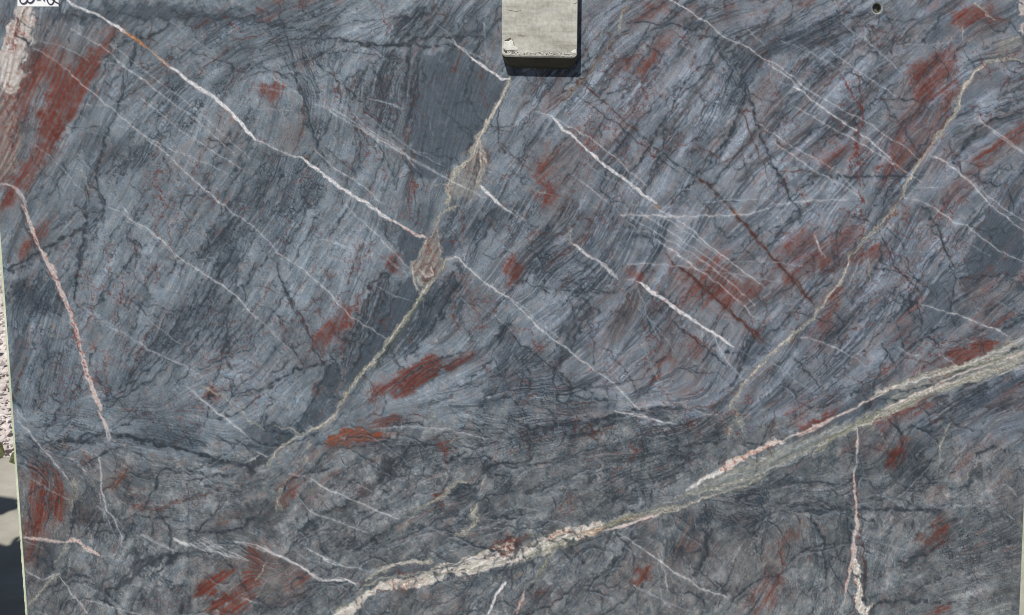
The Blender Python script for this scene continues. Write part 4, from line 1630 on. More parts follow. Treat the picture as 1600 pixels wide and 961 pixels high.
MARKS += """@1067 0 1.709
r 4 .9: 430,210 460,260 480,300 472,350 465,400 460,440 470,500 478,570
r 4 .8: 462,400 445,440 450,460
r 4 .8: 470,440 500,420
r 3 .8: 530,260 560,320 600,370 640,420
r 3 .7: 330,380 400,480 440,520
r 3 .7: 360,380 380,440
d 2.5 .8: 550,266 640,268
d 2.5 .7: 380,475 500,472 620,470
d 4 .8: 170,230 195,310 215,380 240,440 270,500 310,560
b 4 .7: 205,330 240,360 270,400
d 5 .7: 310,560 280,590 230,620
d 4 .7: 160,210 165,260 140,330 90,430 30,480
d 5 .8: 0,520 40,470 80,420 140,340
b 5 .85: 40,475 90,520 130,560
b 7 .95: 130,560 180,620 230,680 270,720 310,770 345,800
r 4 .7: 240,690 260,690 250,720
b 7 .95: 0,720 50,760 100,810 160,865 210,915
r 6 .8: 150,850 190,880 210,900
r 4 .8: 0,880 50,910 100,955
r 5 .8: 350,680 370,660 400,640 440,620 480,600
R 6 .7: 470,690 520,660 540,670 500,690
r 4 .8: 470,690 530,655
r 3 .8: 540,620 560,700 600,740 640,780
r 3 .7: 590,530 600,600 640,640
d 3 .8: 650,600 690,640 720,720
d 3 .7: 600,730 640,760 680,800
R 5 .9: 610,200 640,160 680,150 650,190 620,230
R 5 .9: 620,250 680,180 730,130 725,160 690,210 640,270
R 5 .85: 690,260 730,200 735,240 700,290
R 6 .8: 560,380 620,300 660,270 640,320 590,370
R 5 .9: 530,470 545,430 580,370 590,400 560,440
R 5 .8: 590,450 640,400 690,340 680,370 630,430
r 6 .7: 640,410 690,340 720,270
R 6 .9: 730,30 790,20 840,40 860,60 820,50 740,60
R 6 .6: 735,50 760,60 745,90
R 6 .7: 780,440 820,400 880,365 911,340 911,360 850,390 800,430
R 10 .6: 700,540 740,490 790,450 760,500 720,550
B 12 .8: 790,440 911,350 911,400 830,440
B 12 .7: 470,80 560,110 560,170 500,140
B 10 .6: 560,100 640,60 660,90 600,150
R 8 .5: 360,440 420,400 440,410 380,450
R 8 .5: 390,420 420,390 430,400
R 6 .8: 270,750 300,710 360,660 390,640 350,690 300,750
R 10 .8: 270,690 300,640 340,620 320,660
R 5 .75: 350,640 390,700 395,725 370,720
R 10 .8: 90,780 120,750 170,760 110,820
R 8 .7: 60,730 110,690 100,720
R 8 .6: 0,740 60,760 40,790 0,780
B 14 .7: 0,680 180,680 280,760 160,860 60,820
R 8 .6: 370,850 400,810 410,850 380,880
R 6 .7: 370,800 410,770 400,790
R 8 .6: 550,890 580,860 620,830 600,870
R 10 .5: 780,780 810,760 810,800
R 8 .5: 800,860 850,850 870,840 820,870
B 12 .5: 750,760 860,750 860,860 760,870
L 16 .7: 0,250 90,200 140,230 100,340 0,400
L 14 .7: 230,230 300,200 330,260 280,330
L 14 .8: 180,420 270,380 310,440 330,500 260,540 200,500
L 14 .7: 330,330 420,210 500,130 500,200 400,330
L 14 .8: 160,640 300,570 400,560 360,620 240,660
L 14 .7: 480,360 540,340 560,410 480,470 450,440
L 14 .6: 780,280 860,250 911,280 820,310
L 14 .6: 480,780 600,760 640,800 560,860 450,880
L 14 .6: 560,560 680,600 740,680 640,700 560,660
D 12 .6: 100,270 160,130 230,60 260,90 200,200 150,300
X 12 .7: 250,90 430,60 500,60 400,140 280,150
D 10 .5: 250,90 350,80 430,70 400,120 290,120
D 14 .6: 790,600 911,470 911,700 820,730 740,740
D 8 .6: 740,400 780,350 900,290 911,310 800,370 745,420
d 4 .8: 735,405 790,340 911,290
d 3 .7: 735,410 740,460 720,480
t 7 .6: 911,160 850,160 800,175 770,210 745,250
t 6 .7: 740,250 735,290 700,340 660,390 630,440
k 3 .7: 780,195 750,240 735,290
B 8 .7: 820,120 911,110 911,160 840,150 790,170
h 4 .6: 300,110 360,150 420,190
h 4 .7: 470,90 530,140 580,190
w 4 .7: 790,320 850,360 911,410
h 3 .6: 610,495 690,500
h 4 .6: 240,700 320,710
w 5 .6: 350,620 370,680
@533 0 1.709
d 5 .85: 0,110 60,115 150,120 220,100 300,100 390,95
d 3 .8: 0,220 40,260 100,320 170,380
h 3.5 .8: 60,300 120,350 190,400 230,410
h 3 .7: 80,265 170,290
w 3.5 .6: 30,300 80,350 160,400 200,450
d 3 .8: 110,160 100,220 60,300
d 3 .8: 140,160 130,230 110,290 90,360
d 3 .8: 180,150 180,220 150,290 140,350
d 3 .7: 210,150 200,250 180,340
b 3 .7: 190,400 185,470 180,540
r 4 .8: 195,470 185,540 185,570
S 4 .8: 220,150 300,130 380,160 400,260 350,360 300,440 240,480 190,450 185,380 200,300
D 8 .5: 280,120 300,60 290,100
X 10 .7: 150,50 280,20 300,80 180,110
h 4 .7: 380,60 385,100
t 4 .6: 765,0 745,60 740,90
b 4 .8: 545,305 600,260 660,190 730,110 780,80
R 6 .6: 540,280 570,230 590,215 570,260
R 6 .8: 800,200 830,150 850,100 850,150 810,200
R 6 .8: 780,60 820,20 860,0 860,20 830,50
R 6 .7: 730,200 760,170 780,160 750,190
r 3 .7: 800,200 810,260 800,290
B 14 .7: 600,400 700,330 720,380 620,470
B 14 .6: 530,440 580,400 620,480 560,560
R 6 .8: 530,460 545,420 555,400 550,450
R 6 .8: 535,500 560,510 570,550 545,550
r 5 .8: 530,465 540,500 560,520
E 5 1: 600,320 760,300 760,440 640,420
E 5 .7: 720,190 860,130 820,330 740,300
L 12 .7: 700,140 830,180 800,250 720,230
L 14 .6: 740,250 870,180 900,260 820,300
d 3 .85: 600,230 680,160 730,110
d 3 .8: 700,190 760,150 830,80
d 3 .8: 690,510 720,430 800,320 870,240
d 3 .7: 760,480 790,440 900,280
d 2.5 .85: 630,250 690,300 760,350 830,410 900,460
d 3 .8: 490,400 520,360 545,320
X 8 .7: 480,390 500,350 540,320 550,340 500,400
D 12 .5: 340,600 430,540 480,530 360,630
d 3 .7: 320,620 400,570 470,500
D 6 .5: 260,640 300,650 290,680 270,670
G 5 .6: 360,380 380,440 360,520 300,540 280,490 330,450
t 9 .6: 360,370 345,420 310,460 285,510 290,560
t 5 .5: 370,400 378,450 360,510
w 8 .8: 375,495 400,525 430,550
w 5 .5: 430,550 470,580 490,590
R 5 .6: 365,400 385,400 380,440
G 3 .8: 235,640 255,640 270,690 240,750 200,760 190,700 215,660
k 4 .7: 210,720 225,740 245,735 240,715
t 5 .8: 190,700 195,760 210,780
b 3 .7: 215,715 235,705 250,725 235,750 215,745
r 3 .7: 240,650 235,690
E 3 .8: 200,660 265,650 255,740 200,740
D 10 .7: 100,800 160,745 190,745 200,790 130,900 90,900
S 3 .9: 195,790 240,780 130,920 70,961 60,961 130,870
d 5 .85: 130,740 100,760 60,850 20,910
d 4 .8: 165,745 130,830 70,930
X 8 .8: 240,780 310,730 300,790 200,930 150,930
D 8 .5: 240,780 310,730 310,790 200,940 150,930
d 4 .8: 310,740 280,830 220,900
R 6 .8: 445,720 465,690 490,720 470,750
R 6 .6: 115,690 145,690 150,720 130,725
R 5 .7: 10,820 30,830 0,860
R 5 .8: 765,740 785,715 800,720 790,750
B 12 .6: 750,780 790,760 760,860 730,900
r 6 .6: 310,730 340,780
B 10 .6: 330,760 380,820 350,820
d 3 .7: 550,770 640,780 740,780
d 4 .7: 660,810 690,830 620,900
X 12 .7: 560,690 660,640 740,700 740,770 560,770
t 7 .5: 610,600 610,640 640,670
w 9 .5: 620,655 660,685
w 9 .5: 680,690 720,730 740,745
L 14 .6: 570,800 690,790 640,860 540,900
@0 0 1.709
D 10 .7: 150,30 400,10 700,40 760,80 600,70 420,60 240,55 120,60
X 12 .6: 500,60 911,30 911,180 700,150 540,110
D 12 .4: 650,90 720,130 600,210 620,150
d 6 .8: 370,100 410,95 450,70
d 3 .9: 365,90 350,170 330,240 305,310
d 4 .9: 290,340 270,420 235,490 225,570 240,620
d 5 .8: 240,490 270,530 275,570 250,590
d 6 .85: 230,600 160,640 60,700 20,720
d 4 .8: 235,640 210,720 200,800
d 5 .7: 340,635 375,660
W 5 1: 50,25 90,25 92,60 80,110 60,170 45,230 30,260 0,240 0,120 20,90
P 5 .9: -20,250 30,260 45,320 55,370 45,440 20,490 -20,490
R 8 .9: 30,270 80,170 110,130 150,120 110,200 60,300
B 12 .8: 100,60 160,60 170,120 90,130
B 12 .7: 150,110 280,80 300,110 200,220 120,220
R 6 1: 110,320 150,260 150,200 175,190 175,260 165,320 150,360 125,350
R 8 .9: 180,230 240,170 280,120 300,90 280,150 230,240 200,300 180,310
R 8 .8: 130,360 155,360 140,400 60,500 20,540 10,520 70,430
R 10 .6: 110,180 160,150 150,200 120,220
R 8 .7: 60,670 80,640 130,590 110,640
D 8 .5: 40,320 100,340 100,370 60,350
B 12 .7: 560,390 640,340 630,380 560,395
B 12 .6: 450,430 520,380 530,410 460,450
B 10 .7: 770,370 800,310 800,350 780,390
R 6 .6: 690,235 760,230 730,245
R 6 .5: 715,255 735,255 730,270
L 12 .6: 350,280 420,260 440,300 350,330
L 12 .5: 690,180 790,190 780,240 700,220
L 14 .6: 720,570 770,560 800,620 740,650
L 14 .5: 620,780 740,740 860,820 760,880 640,860
r 4 .8: 410,480 440,540 430,550
r 3.5 .8: 360,650 365,690 
r 3.5 .8: 330,740 320,800 305,860
r 3.5 .7: 235,720 250,760 245,830
r 3.5 .7: 780,800 820,880 840,900
R 6 .8: 840,900 911,840 911,870 860,930
r 4 .7: 870,730 890,740
X 10 .9: 440,190 540,220 560,280 470,330 430,360 400,400
X 10 1: 700,400 860,420 860,520 740,600 640,560
X 10 1: 560,620 640,600 640,760 560,700 600,680
X 12 .9: 420,860 540,760 600,800 480,940 380,950
D 12 .5: 560,620 640,600 640,740 580,720
X 12 .8: 20,760 140,740 160,830 60,900 20,880
D 12 .5: 20,760 140,740 150,820 60,880 20,880
X 10 .6: 190,380 280,350 340,420 260,460
d 3 .8: 550,620 600,560 700,440
d 3 .8: 590,720 560,820 480,930
d 3 .8: 640,740 600,860 560,940
d 3 .7: 740,700 770,800 830,900
d 3 .7: 480,130 620,180 600,250
d 3 .8: 560,370 620,385 680,360
w 3 .6: 340,590 430,640 480,700
k 6 .6: 0,490 30,495 60,530 70,560
h 4 .8: 200,450 225,460 230,490
w 10 .8: 300,60 340,90
o 9 .9: 335,85 385,120
"""

MARKS += """@0 0 1
G 3 .9: 1345,672 1400,650 1450,622 1500,605 1560,580 1605,560 1605,535 1560,548 1500,575 1440,600 1390,625 1340,655
G 3 .7: 1370,612 1420,598 1470,588 1530,560 1605,525 1605,545 1540,572 1480,596 1420,608
k 3 .8: 1380,640 1440,612 1500,585 1560,565 1602,548
w 2.5 .8: 1400,604 1450,590 1500,574 1560,548 1602,528
t 4 .8: 1440,618 1500,598 1560,585 1602,570
g 2.5 .8: 1350,668 1420,630 1500,596 1600,556
d 1.5 .8: 1390,630 1460,604 1540,572 1600,552
G 3 .7: 1060,780 1110,740 1190,712 1260,680 1330,655 1340,668 1260,702 1190,740 1110,770
t 3.5 .8: 1060,778 1130,760 1200,735 1270,700 1340,668
t 3 .7: 1090,762 1160,735 1240,700 1320,660
g 2 .8: 1080,772 1150,748 1230,712 1300,680
k 3 .85: 1215,690 1255,675 1300,655 1340,635 1380,615
t 5 .9: 799,122 786,148 772,172 760,195 748,213 742,235 728,255 712,268 702,290 698,318
k 2 .8: 795,128 780,158 765,185 750,212 740,238
k 2.5 .7: 748,215 752,250 745,285
t 4 .7: 745,215 757,245 752,280 740,300
w 2.2 .85: 1028,326 1070,350 1110,385 1150,415 1195,450
w 2 .7: 855,178 935,225 1010,290
w 2 .7: 1240,165 1300,200 1360,232 1400,258 1440,285
w 1.8 .6: 985,340 1040,372 1090,402 1140,440 1180,478
w 2 .6: 700,62 760,96
w 2 .6: 510,165 560,195 620,235 690,275 760,310
h 3 .7: 480,330 560,372 640,432
w 1.8 .6: 1180,190 1240,230 1300,262 1340,300
w 5 .9: 335,150 370,185 398,218
w 4 .8: 250,92 300,132 345,162
"""

MARKS += """@0 0 1
d 1.6 .7: 690,885 740,875 790,862 850,845 900,830
g 2 .7: 610,915 680,898 740,888 800,872
d 1.3 .7: 630,905 680,890 730,882
d 1.4 .7: 760,868 800,850 840,842
g 2.2 .8: 860,850 910,832 960,815 1010,800
d 1.4 .6: 655,455 640,490 615,530 585,575
g 2 .7: 680,430 650,480 610,545 560,610
d 2 .7: 60,650 140,672 230,690 320,712 400,735
d 1.5 .7: 200,560 260,520 330,460 400,370
d 1.5 .7: 230,600 290,545 360,470 420,400
d 1.3 .7: 470,60 520,40 590,30 660,25
d 1.3 .7: 430,110 480,90 540,80 600,90
d 1.6 .8: 380,260 350,310 330,370 300,420
d 1.4 .7: 480,250 450,290 400,330 370,380
d 1.3 .7: 560,110 545,150 560,200 590,240
r 1.4 .8: 1130,420 1150,450 1160,480 1190,510
r 1.2 .8: 960,440 990,480 1010,520 1050,560
r 1.2 .8: 1240,250 1250,300 1290,350
r 1.2 .8: 840,240 855,280 870,310
r 1.2 .7: 1380,330 1400,360 1440,380
r 1.2 .7: 1290,430 1310,460 1300,500
r 1.2 .7: 1380,580 1420,560 1440,540
d 2 .7: 480,690 540,700 620,690 700,700 780,690 860,670 960,655
d 2.5 .6: 700,720 760,715 800,730 860,720 930,700
d 2 .6: 1100,780 1180,790 1260,785 1330,795
"""

MARKS += """@0 0 1
r 7 1: 784,842 795,846 806,844
r 7 1: 788,852 799,856 808,852
r 3 .9: 772,846 784,854 790,862
r 3 .9: 806,838 818,845
D 3 .7: 655,450 690,395 700,400 640,520 570,590 545,600 542,585 600,500
D 4 .5: 622,355 665,375 655,405 640,415 625,395
S 3 .9: 655,450 640,520 565,595 548,598 600,500 640,430
w 1.6 .6: 215,150 300,215 380,265
w 1.6 .6: 560,200 640,245 720,290
w 1.6 .6: 1290,75 1340,110 1400,150
w 1.6 .6: 1000,330 1080,385 1160,440
r 1.2 .8: 1400,430 1430,460 1450,500
r 1.2 .8: 1180,460 1200,480 1190,520
r 1.2 .8: 1500,440 1520,470 1560,480
b 1.4 .8: 1340,110 1345,160 1340,220 1350,290
r 1.2 .8: 920,180 915,210 930,240
W 2 .8: 10,120 25,100 40,110 30,130 15,140
r 2 .8: 10,160 20,200 15,240
r 2 .8: 28,170 25,220 18,260
W 3 .7: 2,190 18,195 20,230 4,235
"""
STEP = 1.3
PY0, PY1 = -110.0, 1090.0
def edge_l(py): return 43 + (py - 961) * 0.0713
def edge_r(py): return 1592.5 - (py - 961) * 0.041
NR = int((PY1 - PY0) / STEP) + 1
NC = int(1672 / STEP) + 1
RNG = np.random.default_rng(11)
rows = np.linspace(PY0, PY1, NR)
YY = np.repeat(rows[:, None], NC, 1)
XX = edge_l(rows)[:, None] + (edge_r(rows) - edge_l(rows))[:, None] * np.linspace(0, 1, NC)[None, :]
XX = XX.astype(np.float32); YY = YY.astype(np.float32)
_fy = np.fft.fftfreq(NR)[:, None]; _fx = np.fft.rfftfreq(NC)[None, :]
_fr = np.sqrt(_fx ** 2 + _fy ** 2) + 1e-6

def noise(wl, band=0.5, slope=0.0):
    """band-limited noise, wavelength wl in chart units, unit variance"""
    f0 = STEP / wl
    n = np.fft.rfft2(RNG.standard_normal((NR, NC)))
    if slope:
        g = np.where(_fr < f0, 1.0, (_fr / f0) ** (-slope)) * (1 - np.exp(-(_fr / f0) ** 2 * 2))
    else:
        g = np.exp(-(np.log(_fr / f0) / band) ** 2)
    r = np.fft.irfft2(n * g, s=(NR, NC))
    return ((r - r.mean()) / r.std()).astype(np.float32)

def blur(a, s):
    s = s / STEP
    g = np.exp(-2 * (math.pi * s * _fr) ** 2)
    return np.fft.irfft2(np.fft.rfft2(a) * g, s=(NR, NC)).astype(np.float32)

def samp(a, r, c):
    r = np.clip(r, 0, NR - 1.001); c = np.clip(c, 0, NC - 1.001)
    r0 = r.astype(np.int32); c0 = c.astype(np.int32)
    fr = r - r0; fc = c - c0
    f = a.ravel(); i = r0 * NC + c0
    return (f[i] * (1 - fc) + f[i + 1] * fc) * (1 - fr) + (f[i + NC] * (1 - fc) + f[i + NC + 1] * fc) * fr

def sst(x, a, b):
    t = np.clip((x - a) / (b - a), 0, 1)
    return t * t * (3 - 2 * t)

FLOW = """60,60,68 60,200,65 60,330,55 130,150,62 200,60,45 220,170,45 300,100,35 260,230,60 330,200,62 420,60,15 420,300,60 470,120,-65 440,180,70
560,30,20 600,20,35 650,40,50 700,30,50 560,130,70 600,170,80 640,140,78 600,260,72 560,300,66 680,180,78 740,150,74 700,250,80 640,330,75 790,200,60
820,100,55 900,80,52 980,120,52 1000,40,35 900,200,50 850,280,52 1000,220,52 1050,150,50 1100,100,62 1150,150,65 1080,260,58 1180,200,45 1150,30,20 1250,50,25 1250,120,48
1340,40,35 1320,180,42 1250,230,40 1400,130,50 1450,100,52 1450,200,55 1400,260,58 1550,80,25 1520,200,28 1580,180,25 1530,280,40 1580,320,55 1480,330,55
150,330,55 60,420,60 50,500,70 180,420,62 250,400,60 330,350,50 350,430,62 300,500,60 250,580,50 180,560,65 100,600,72 150,640,-5 350,600,25 420,500,55 400,420,60 480,400,58 520,350,55
560,500,68 580,450,70 540,580,68 500,620,50 620,520,60 680,480,62 700,400,55 740,350,58 680,560,28 640,580,30 740,590,25 780,540,55 820,430,50 850,500,35 900,480,45 880,410,30 920,360,62 950,330,65
1000,380,65 1050,380,62 1000,480,60 950,550,48 1050,560,45 1100,450,45 1140,400,45 1180,350,45 1100,520,60 1130,580,60 1000,300,55 1200,440,45 1280,400,42 1300,480,45 1250,550,55 1350,350,60 1400,420,60 1450,380,55 1350,500,50 1400,560,42 1450,500,50 1520,450,35 1560,420,40 1540,540,25 1580,400,60
850,630,-5 950,640,0 1050,640,0 1150,640,40 750,650,-5 650,650,10 560,670,12 450,690,45 320,680,-12 220,670,-8 100,690,-15 60,780,80 100,800,82 60,900,60 150,750,-50 180,850,60 250,720,-10 300,780,0 380,750,10 400,850,-35
460,800,45 520,760,35 600,760,38 560,830,30 480,900,32 650,820,28 700,760,10 760,770,50 720,850,18 800,840,20 860,690,15 900,760,20 980,700,12 1000,760,15 1050,700,20 1120,720,28 1200,660,28 1300,640,28 1400,610,28 1500,580,27 1590,550,30 1450,640,30 1560,630,30
1150,780,5 1250,740,25 1350,760,12 1280,790,-3 1400,700,58 1480,680,30 1550,720,45 1450,760,45 1560,800,20 1500,850,22 1550,900,12 1450,920,15 1400,830,60 1350,900,80 1280,830,-70 1290,900,80 1230,850,60 1180,900,55 1080,850,62 1100,780,-60 980,880,60 900,880,50 820,900,60 770,935,60 700,905,22 600,935,45 720,870,17 560,915,36 640,888,18 860,838,18 800,858,18 780,880,18 950,830,40 340,920,35 280,900,40 230,920,70"""
def flow_field():
    pts = np.array([[float(v) for v in p.split(',')] for p in FLOW.split()])
    h, w = NR // 8 + 2, NC // 8 + 2
    ry = np.minimum(np.arange(h) * 8, NR - 1); rx = np.minimum(np.arange(w) * 8, NC - 1)
    X = XX[np.ix_(ry, rx)]; Y = YY[np.ix_(ry, rx)]
    a = np.radians(pts[:, 2])
    W = 1.0 / (((X[..., None] - pts[:, 0]) ** 2 + (Y[..., None] - pts[:, 1]) ** 2) + 300.0) ** 1.6
    c = (W * np.cos(2 * a)).sum(-1) / W.sum(-1); s = (W * np.sin(2 * a)).sum(-1) / W.sum(-1)
    R, C = np.meshgrid(np.arange(NR) / 8.0, np.arange(NC) / 8.0, indexing='ij')
    def up(a):
        r0 = R.astype(int); c0 = C.astype(int); fr = R - r0; fc = C - c0
        return (a[r0, c0] * (1 - fc) + a[r0, c0 + 1] * fc) * (1 - fr) + (a[r0 + 1, c0] * (1 - fc) + a[r0 + 1, c0 + 1] * fc) * fr
    th = 0.5 * np.arctan2(up(s), up(c))
    th = th + 0.10 * noise(90) + 0.035 * noise(30)
    return np.cos(th).astype(np.float32), (-np.sin(th)).astype(np.float32)

def lic(src, vx, vy, length, hop=1.5):
    """smear src along the flow: streaks of stone fabric"""
    acc = src.copy(); R0, C0 = np.meshgrid(np.arange(NR, dtype=np.float32), np.arange(NC, dtype=np.float32), indexing='ij')
    n = max(1, int(length / STEP / hop / 2))
    for sg in (1, -1):
        r, c = R0.copy(), C0.copy(); px, py = vx * sg, vy * sg
        for k in range(n):
            c = np.clip(c + px * hop, 0, NC - 1); r = np.clip(r + py * hop, 0, NR - 1)
            i = (r + .5).astype(np.int32).clip(0, NR - 1) * NC + (c + .5).astype(np.int32).clip(0, NC - 1)
            qx = vx.ravel()[i]; qy = vy.ravel()[i]
            s = np.where(qx * px + qy * py < 0, -1, 1); px = qx * s; py = qy * s
            acc += samp(src, r, c) * (1 - k / (n + 1.0))
    acc -= acc.mean(); return acc / acc.std()

def cells(size, wx, wy, ang=0.7, stretch=1.6):
    """distance to the borders of an irregular net of cracks"""
    ca, sa = math.cos(ang), math.sin(ang)
    x = XX + wx; y = YY + wy
    u = (x * ca - y * sa) / (size * stretch) + 50; v = (x * sa + y * ca) / size + 50
    iu = np.floor(u).astype(np.int32); iv = np.floor(v).astype(np.int32)
    J = RNG.random((256, 256, 3)).astype(np.float32)
    d1 = np.full(u.shape, 9e9, np.float32); d2 = d1.copy(); val = np.zeros_like(d1)
    for a in (-1, 0, 1):
        for b in (-1, 0, 1):
            j = J[(iu + a) & 255, (iv + b) & 255]
            d = np.hypot(iu + a + j[..., 0] - u, iv + b + j[..., 1] - v)
            m = d < d1
            d2 = np.where(m, d1, np.minimum(d2, d)); val = np.where(m, j[..., 2], val); d1 = np.where(m, d, d1)
    return (d2 - d1) * size, val

def parse():
    out = []; ox = oy = 0; sc = 3.0
    for ln in MARKS.strip().splitlines():
        if ln[0] == '@':
            a = ln[1:].split(); ox, oy, sc = float(a[0]), float(a[1]), float(a[2]); continue
        head, pts = ln.split(':'); k, w, s = head.split()
        P = np.array([[float(v) for v in p.split(',')] for p in pts.split()]) / sc + [ox, oy]
        out.append((k, float(w) / sc, float(s), P))
    return out

def grow_cracks():
    """branching hairline cracks and short curved partings, wandering like real ones"""
    rg = np.random.default_rng(77); out = []
    fp = np.array([[float(v) for v in p.split(',')] for p in FLOW.split()])
    def flow_at(x, y): return math.radians(fp[np.argmin((fp[:, 0] - x) ** 2 + (fp[:, 1] - y) ** 2), 2])
    def walk(x, y, h, n, st, jit, bend):
        P = [(x, y)]
        for _ in range(n):
            h += rg.normal(0, jit) + bend; x += st * math.cos(h); y -= st * math.sin(h); P.append((x, y))
        return np.array(P), h
    for i in range(620):                               # branching cracks of the striated upper stone
        x = rg.uniform(0, 1600); y = rg.uniform(-100, 700)
        if rg.random() > .45 + .55 * (x > 700): continue
        kind = 'r' if rg.random() < .42 else ('b' if rg.random() < .12 else 'd')
        h = rg.choice([-.9, -.7, 1.35, 1.1, -1.4, .1]) + rg.normal(0, .25)
        n = int(rg.uniform(4, 15)); P, h2 = walk(x, y, h, n, rg.uniform(4, 8), .33, 0)
        w = rg.uniform(1.1, 2.1); s_ = rg.uniform(.35, .85); out.append((kind, w, s_, P))
        for _ in range(int(rg.integers(0, 4))):
            q = P[rg.integers(1, len(P))]; B, _h = walk(q[0], q[1], h + rg.choice([-1, 1]) * rg.uniform(.5, 1.1), int(rg.uniform(2, 7)), rg.uniform(3, 6), .4, 0)
            out.append((kind, w * .75, s_ * .85, B))
    for i in range(420):                               # long straight partings along the fabric
        x = rg.uniform(0, 1600); y = rg.uniform(-100, 640); L_ = int(rg.uniform(5, 16)); P = [(x, y)]; hh = flow_at(x, y) + rg.normal(0, .12)
        for _ in range(L_):
            t = flow_at(x, y); hh = .75 * hh + .25 * (t + rg.normal(0, .15)); x += 7 * math.cos(hh); y -= 7 * math.sin(hh); P.append((x, y))
        out.append(('d' if rg.random() < .8 else 'b', rg.uniform(1.0, 3.2) , rg.uniform(.25, .75), np.array(P)))
    for i in range(430):                               # crumpled folds of the lower stone
        x = rg.uniform(0, 1600); y = rg.uniform(640, 1090)
        if y < 900 - .21 * x + 20 and x > 1000: continue
        h = flow_at(x, y) + rg.normal(0, .45); P, _h = walk(x, y, h, int(rg.uniform(5, 20)), rg.uniform(4, 8), .16, rg.normal(0, .07))
        w = rg.uniform(1.2, 4.2); s_ = rg.uniform(.3, .85)
        if rg.random() < .6: out.append(('h', 1.6, rg.uniform(.25, .6), P + np.array([rg.uniform(-1, 1), w * .5 + 1.5])))  # pale edge beside the fold, a painted highlight for relief
        out.append(('d', w, s_, P))
    return out

def smooth_line(P, n=5):
    if len(P) < 3: return P
    Q = np.vstack([2 * P[0] - P[1], P, 2 * P[-1] - P[-2]]); out = []
    for i in range(1, len(Q) - 2):
        p0, p1, p2, p3 = Q[i - 1], Q[i], Q[i + 1], Q[i + 2]
        for t in np.arange(n) / n:
            out.append(0.5 * (2 * p1 + (p2 - p0) * t + (2 * p0 - 5 * p1 + 4 * p2 - p3) * t * t + (3 * p1 - p0 - 3 * p2 + p3) * t ** 3))
    out.append(Q[-2]); return np.array(out)

def box(x0, x1, y0, y1):
    r0 = int(max(0, (y0 - PY0) / STEP)); r1 = int(min(NR, (y1 - PY0) / STEP + 2))
    sp = XX[0, 1] - XX[0, 0]
    c0 = int(max(0, (x0 - 50) / sp)); c1 = int(min(NC, (x1 + 50) / sp + 2))
    if r1 <= r0 or c1 <= c0: return None
    return slice(r0, r1), slice(c0, c1)

def line_alpha(P, w, WX, WY, taper=True):
    """(slices, alpha) of a thin line of full width w; tapered at both ends"""
    P = smooth_line(P, 3); hw = w / 2 + 2.2
    x0, y0 = P.min(0) - hw - 5; x1, y1 = P.max(0) + hw + 5
    b = box(x0, x1, y0, y1)
    if b is None: return None
    X = XX[b] + WX[b]; Y = YY[b] + WY[b]
    best = np.full(X.shape, 99.0, np.float32); tt = np.zeros_like(best); sd = np.zeros_like(best)
    seg = np.hypot(*(P[1:] - P[:-1]).T); cum = np.concatenate([[0], np.cumsum(seg)]); L = cum[-1]
    for i in range(len(P) - 1):
        a, c = P[i], P[i + 1]; bb = box(min(a[0], c[0]) - hw - 4, max(a[0], c[0]) + hw + 4, min(a[1], c[1]) - hw - 4, max(a[1], c[1]) + hw + 4)
        if bb is None: continue
        rs = slice(bb[0].start - b[0].start, bb[0].stop - b[0].start); cs = slice(bb[1].start - b[1].start, bb[1].stop - b[1].start)
        rs = slice(max(rs.start, 0), max(rs.stop, 0)); cs = slice(max(cs.start, 0), max(cs.stop, 0))
        x = X[rs, cs]; y = Y[rs, cs]
        if x.size == 0: continue
        dx, dy = c - a; l2 = dx * dx + dy * dy + 1e-6
        t = np.clip(((x - a[0]) * dx + (y - a[1]) * dy) / l2, 0, 1)
        d = np.hypot(x - a[0] - t * dx, y - a[1] - t * dy)
        q = best[rs, cs]; m = d < q
        q[m] = d[m]; tq = tt[rs, cs]; tq[m] = (cum[i] + t * seg[i])[m]
        sq = sd[rs, cs]; sq[m] = (np.sign((x - a[0]) * dy - (y - a[1]) * dx) * d)[m]
    if taper:
        e = min(14.0, L * .3); f = np.clip(np.minimum(tt, L - tt) / e, 0, 1)
        ww = w * (.45 + .55 * f)
    else: ww = w
    return b, best, ww, tt, sd

def poly_alpha(P, feather, WX, WY):
    m = feather * 1.2 + 8
    x0, y0 = P.min(0) - m; x1, y1 = P.max(0) + m
    b = box(x0, x1, y0, y1)
    if b is None: return None
    X = XX[b] + WX[b]; Y = YY[b] + WY[b]
    d = np.full(X.shape, 999.0, np.float32); ins = np.zeros(X.shape, bool)
    n = len(P)
    for i in range(n):
        a = P[i]; c = P[(i + 1) % n]; dx, dy = c - a; l2 = dx * dx + dy * dy + 1e-6
        t = np.clip(((X - a[0]) * dx + (Y - a[1]) * dy) / l2, 0, 1)
        d = np.minimum(d, np.hypot(X - a[0] - t * dx, Y - a[1] - t * dy))
        if abs(dy) > 1e-6:
            ins ^= ((a[1] > Y) != (c[1] > Y)) & (X < dx * (Y - a[1]) / dy + a[0])
    return b, np.where(ins, d, -d)

C8 = lambda *c: np.array(c, np.float32) / 255.0

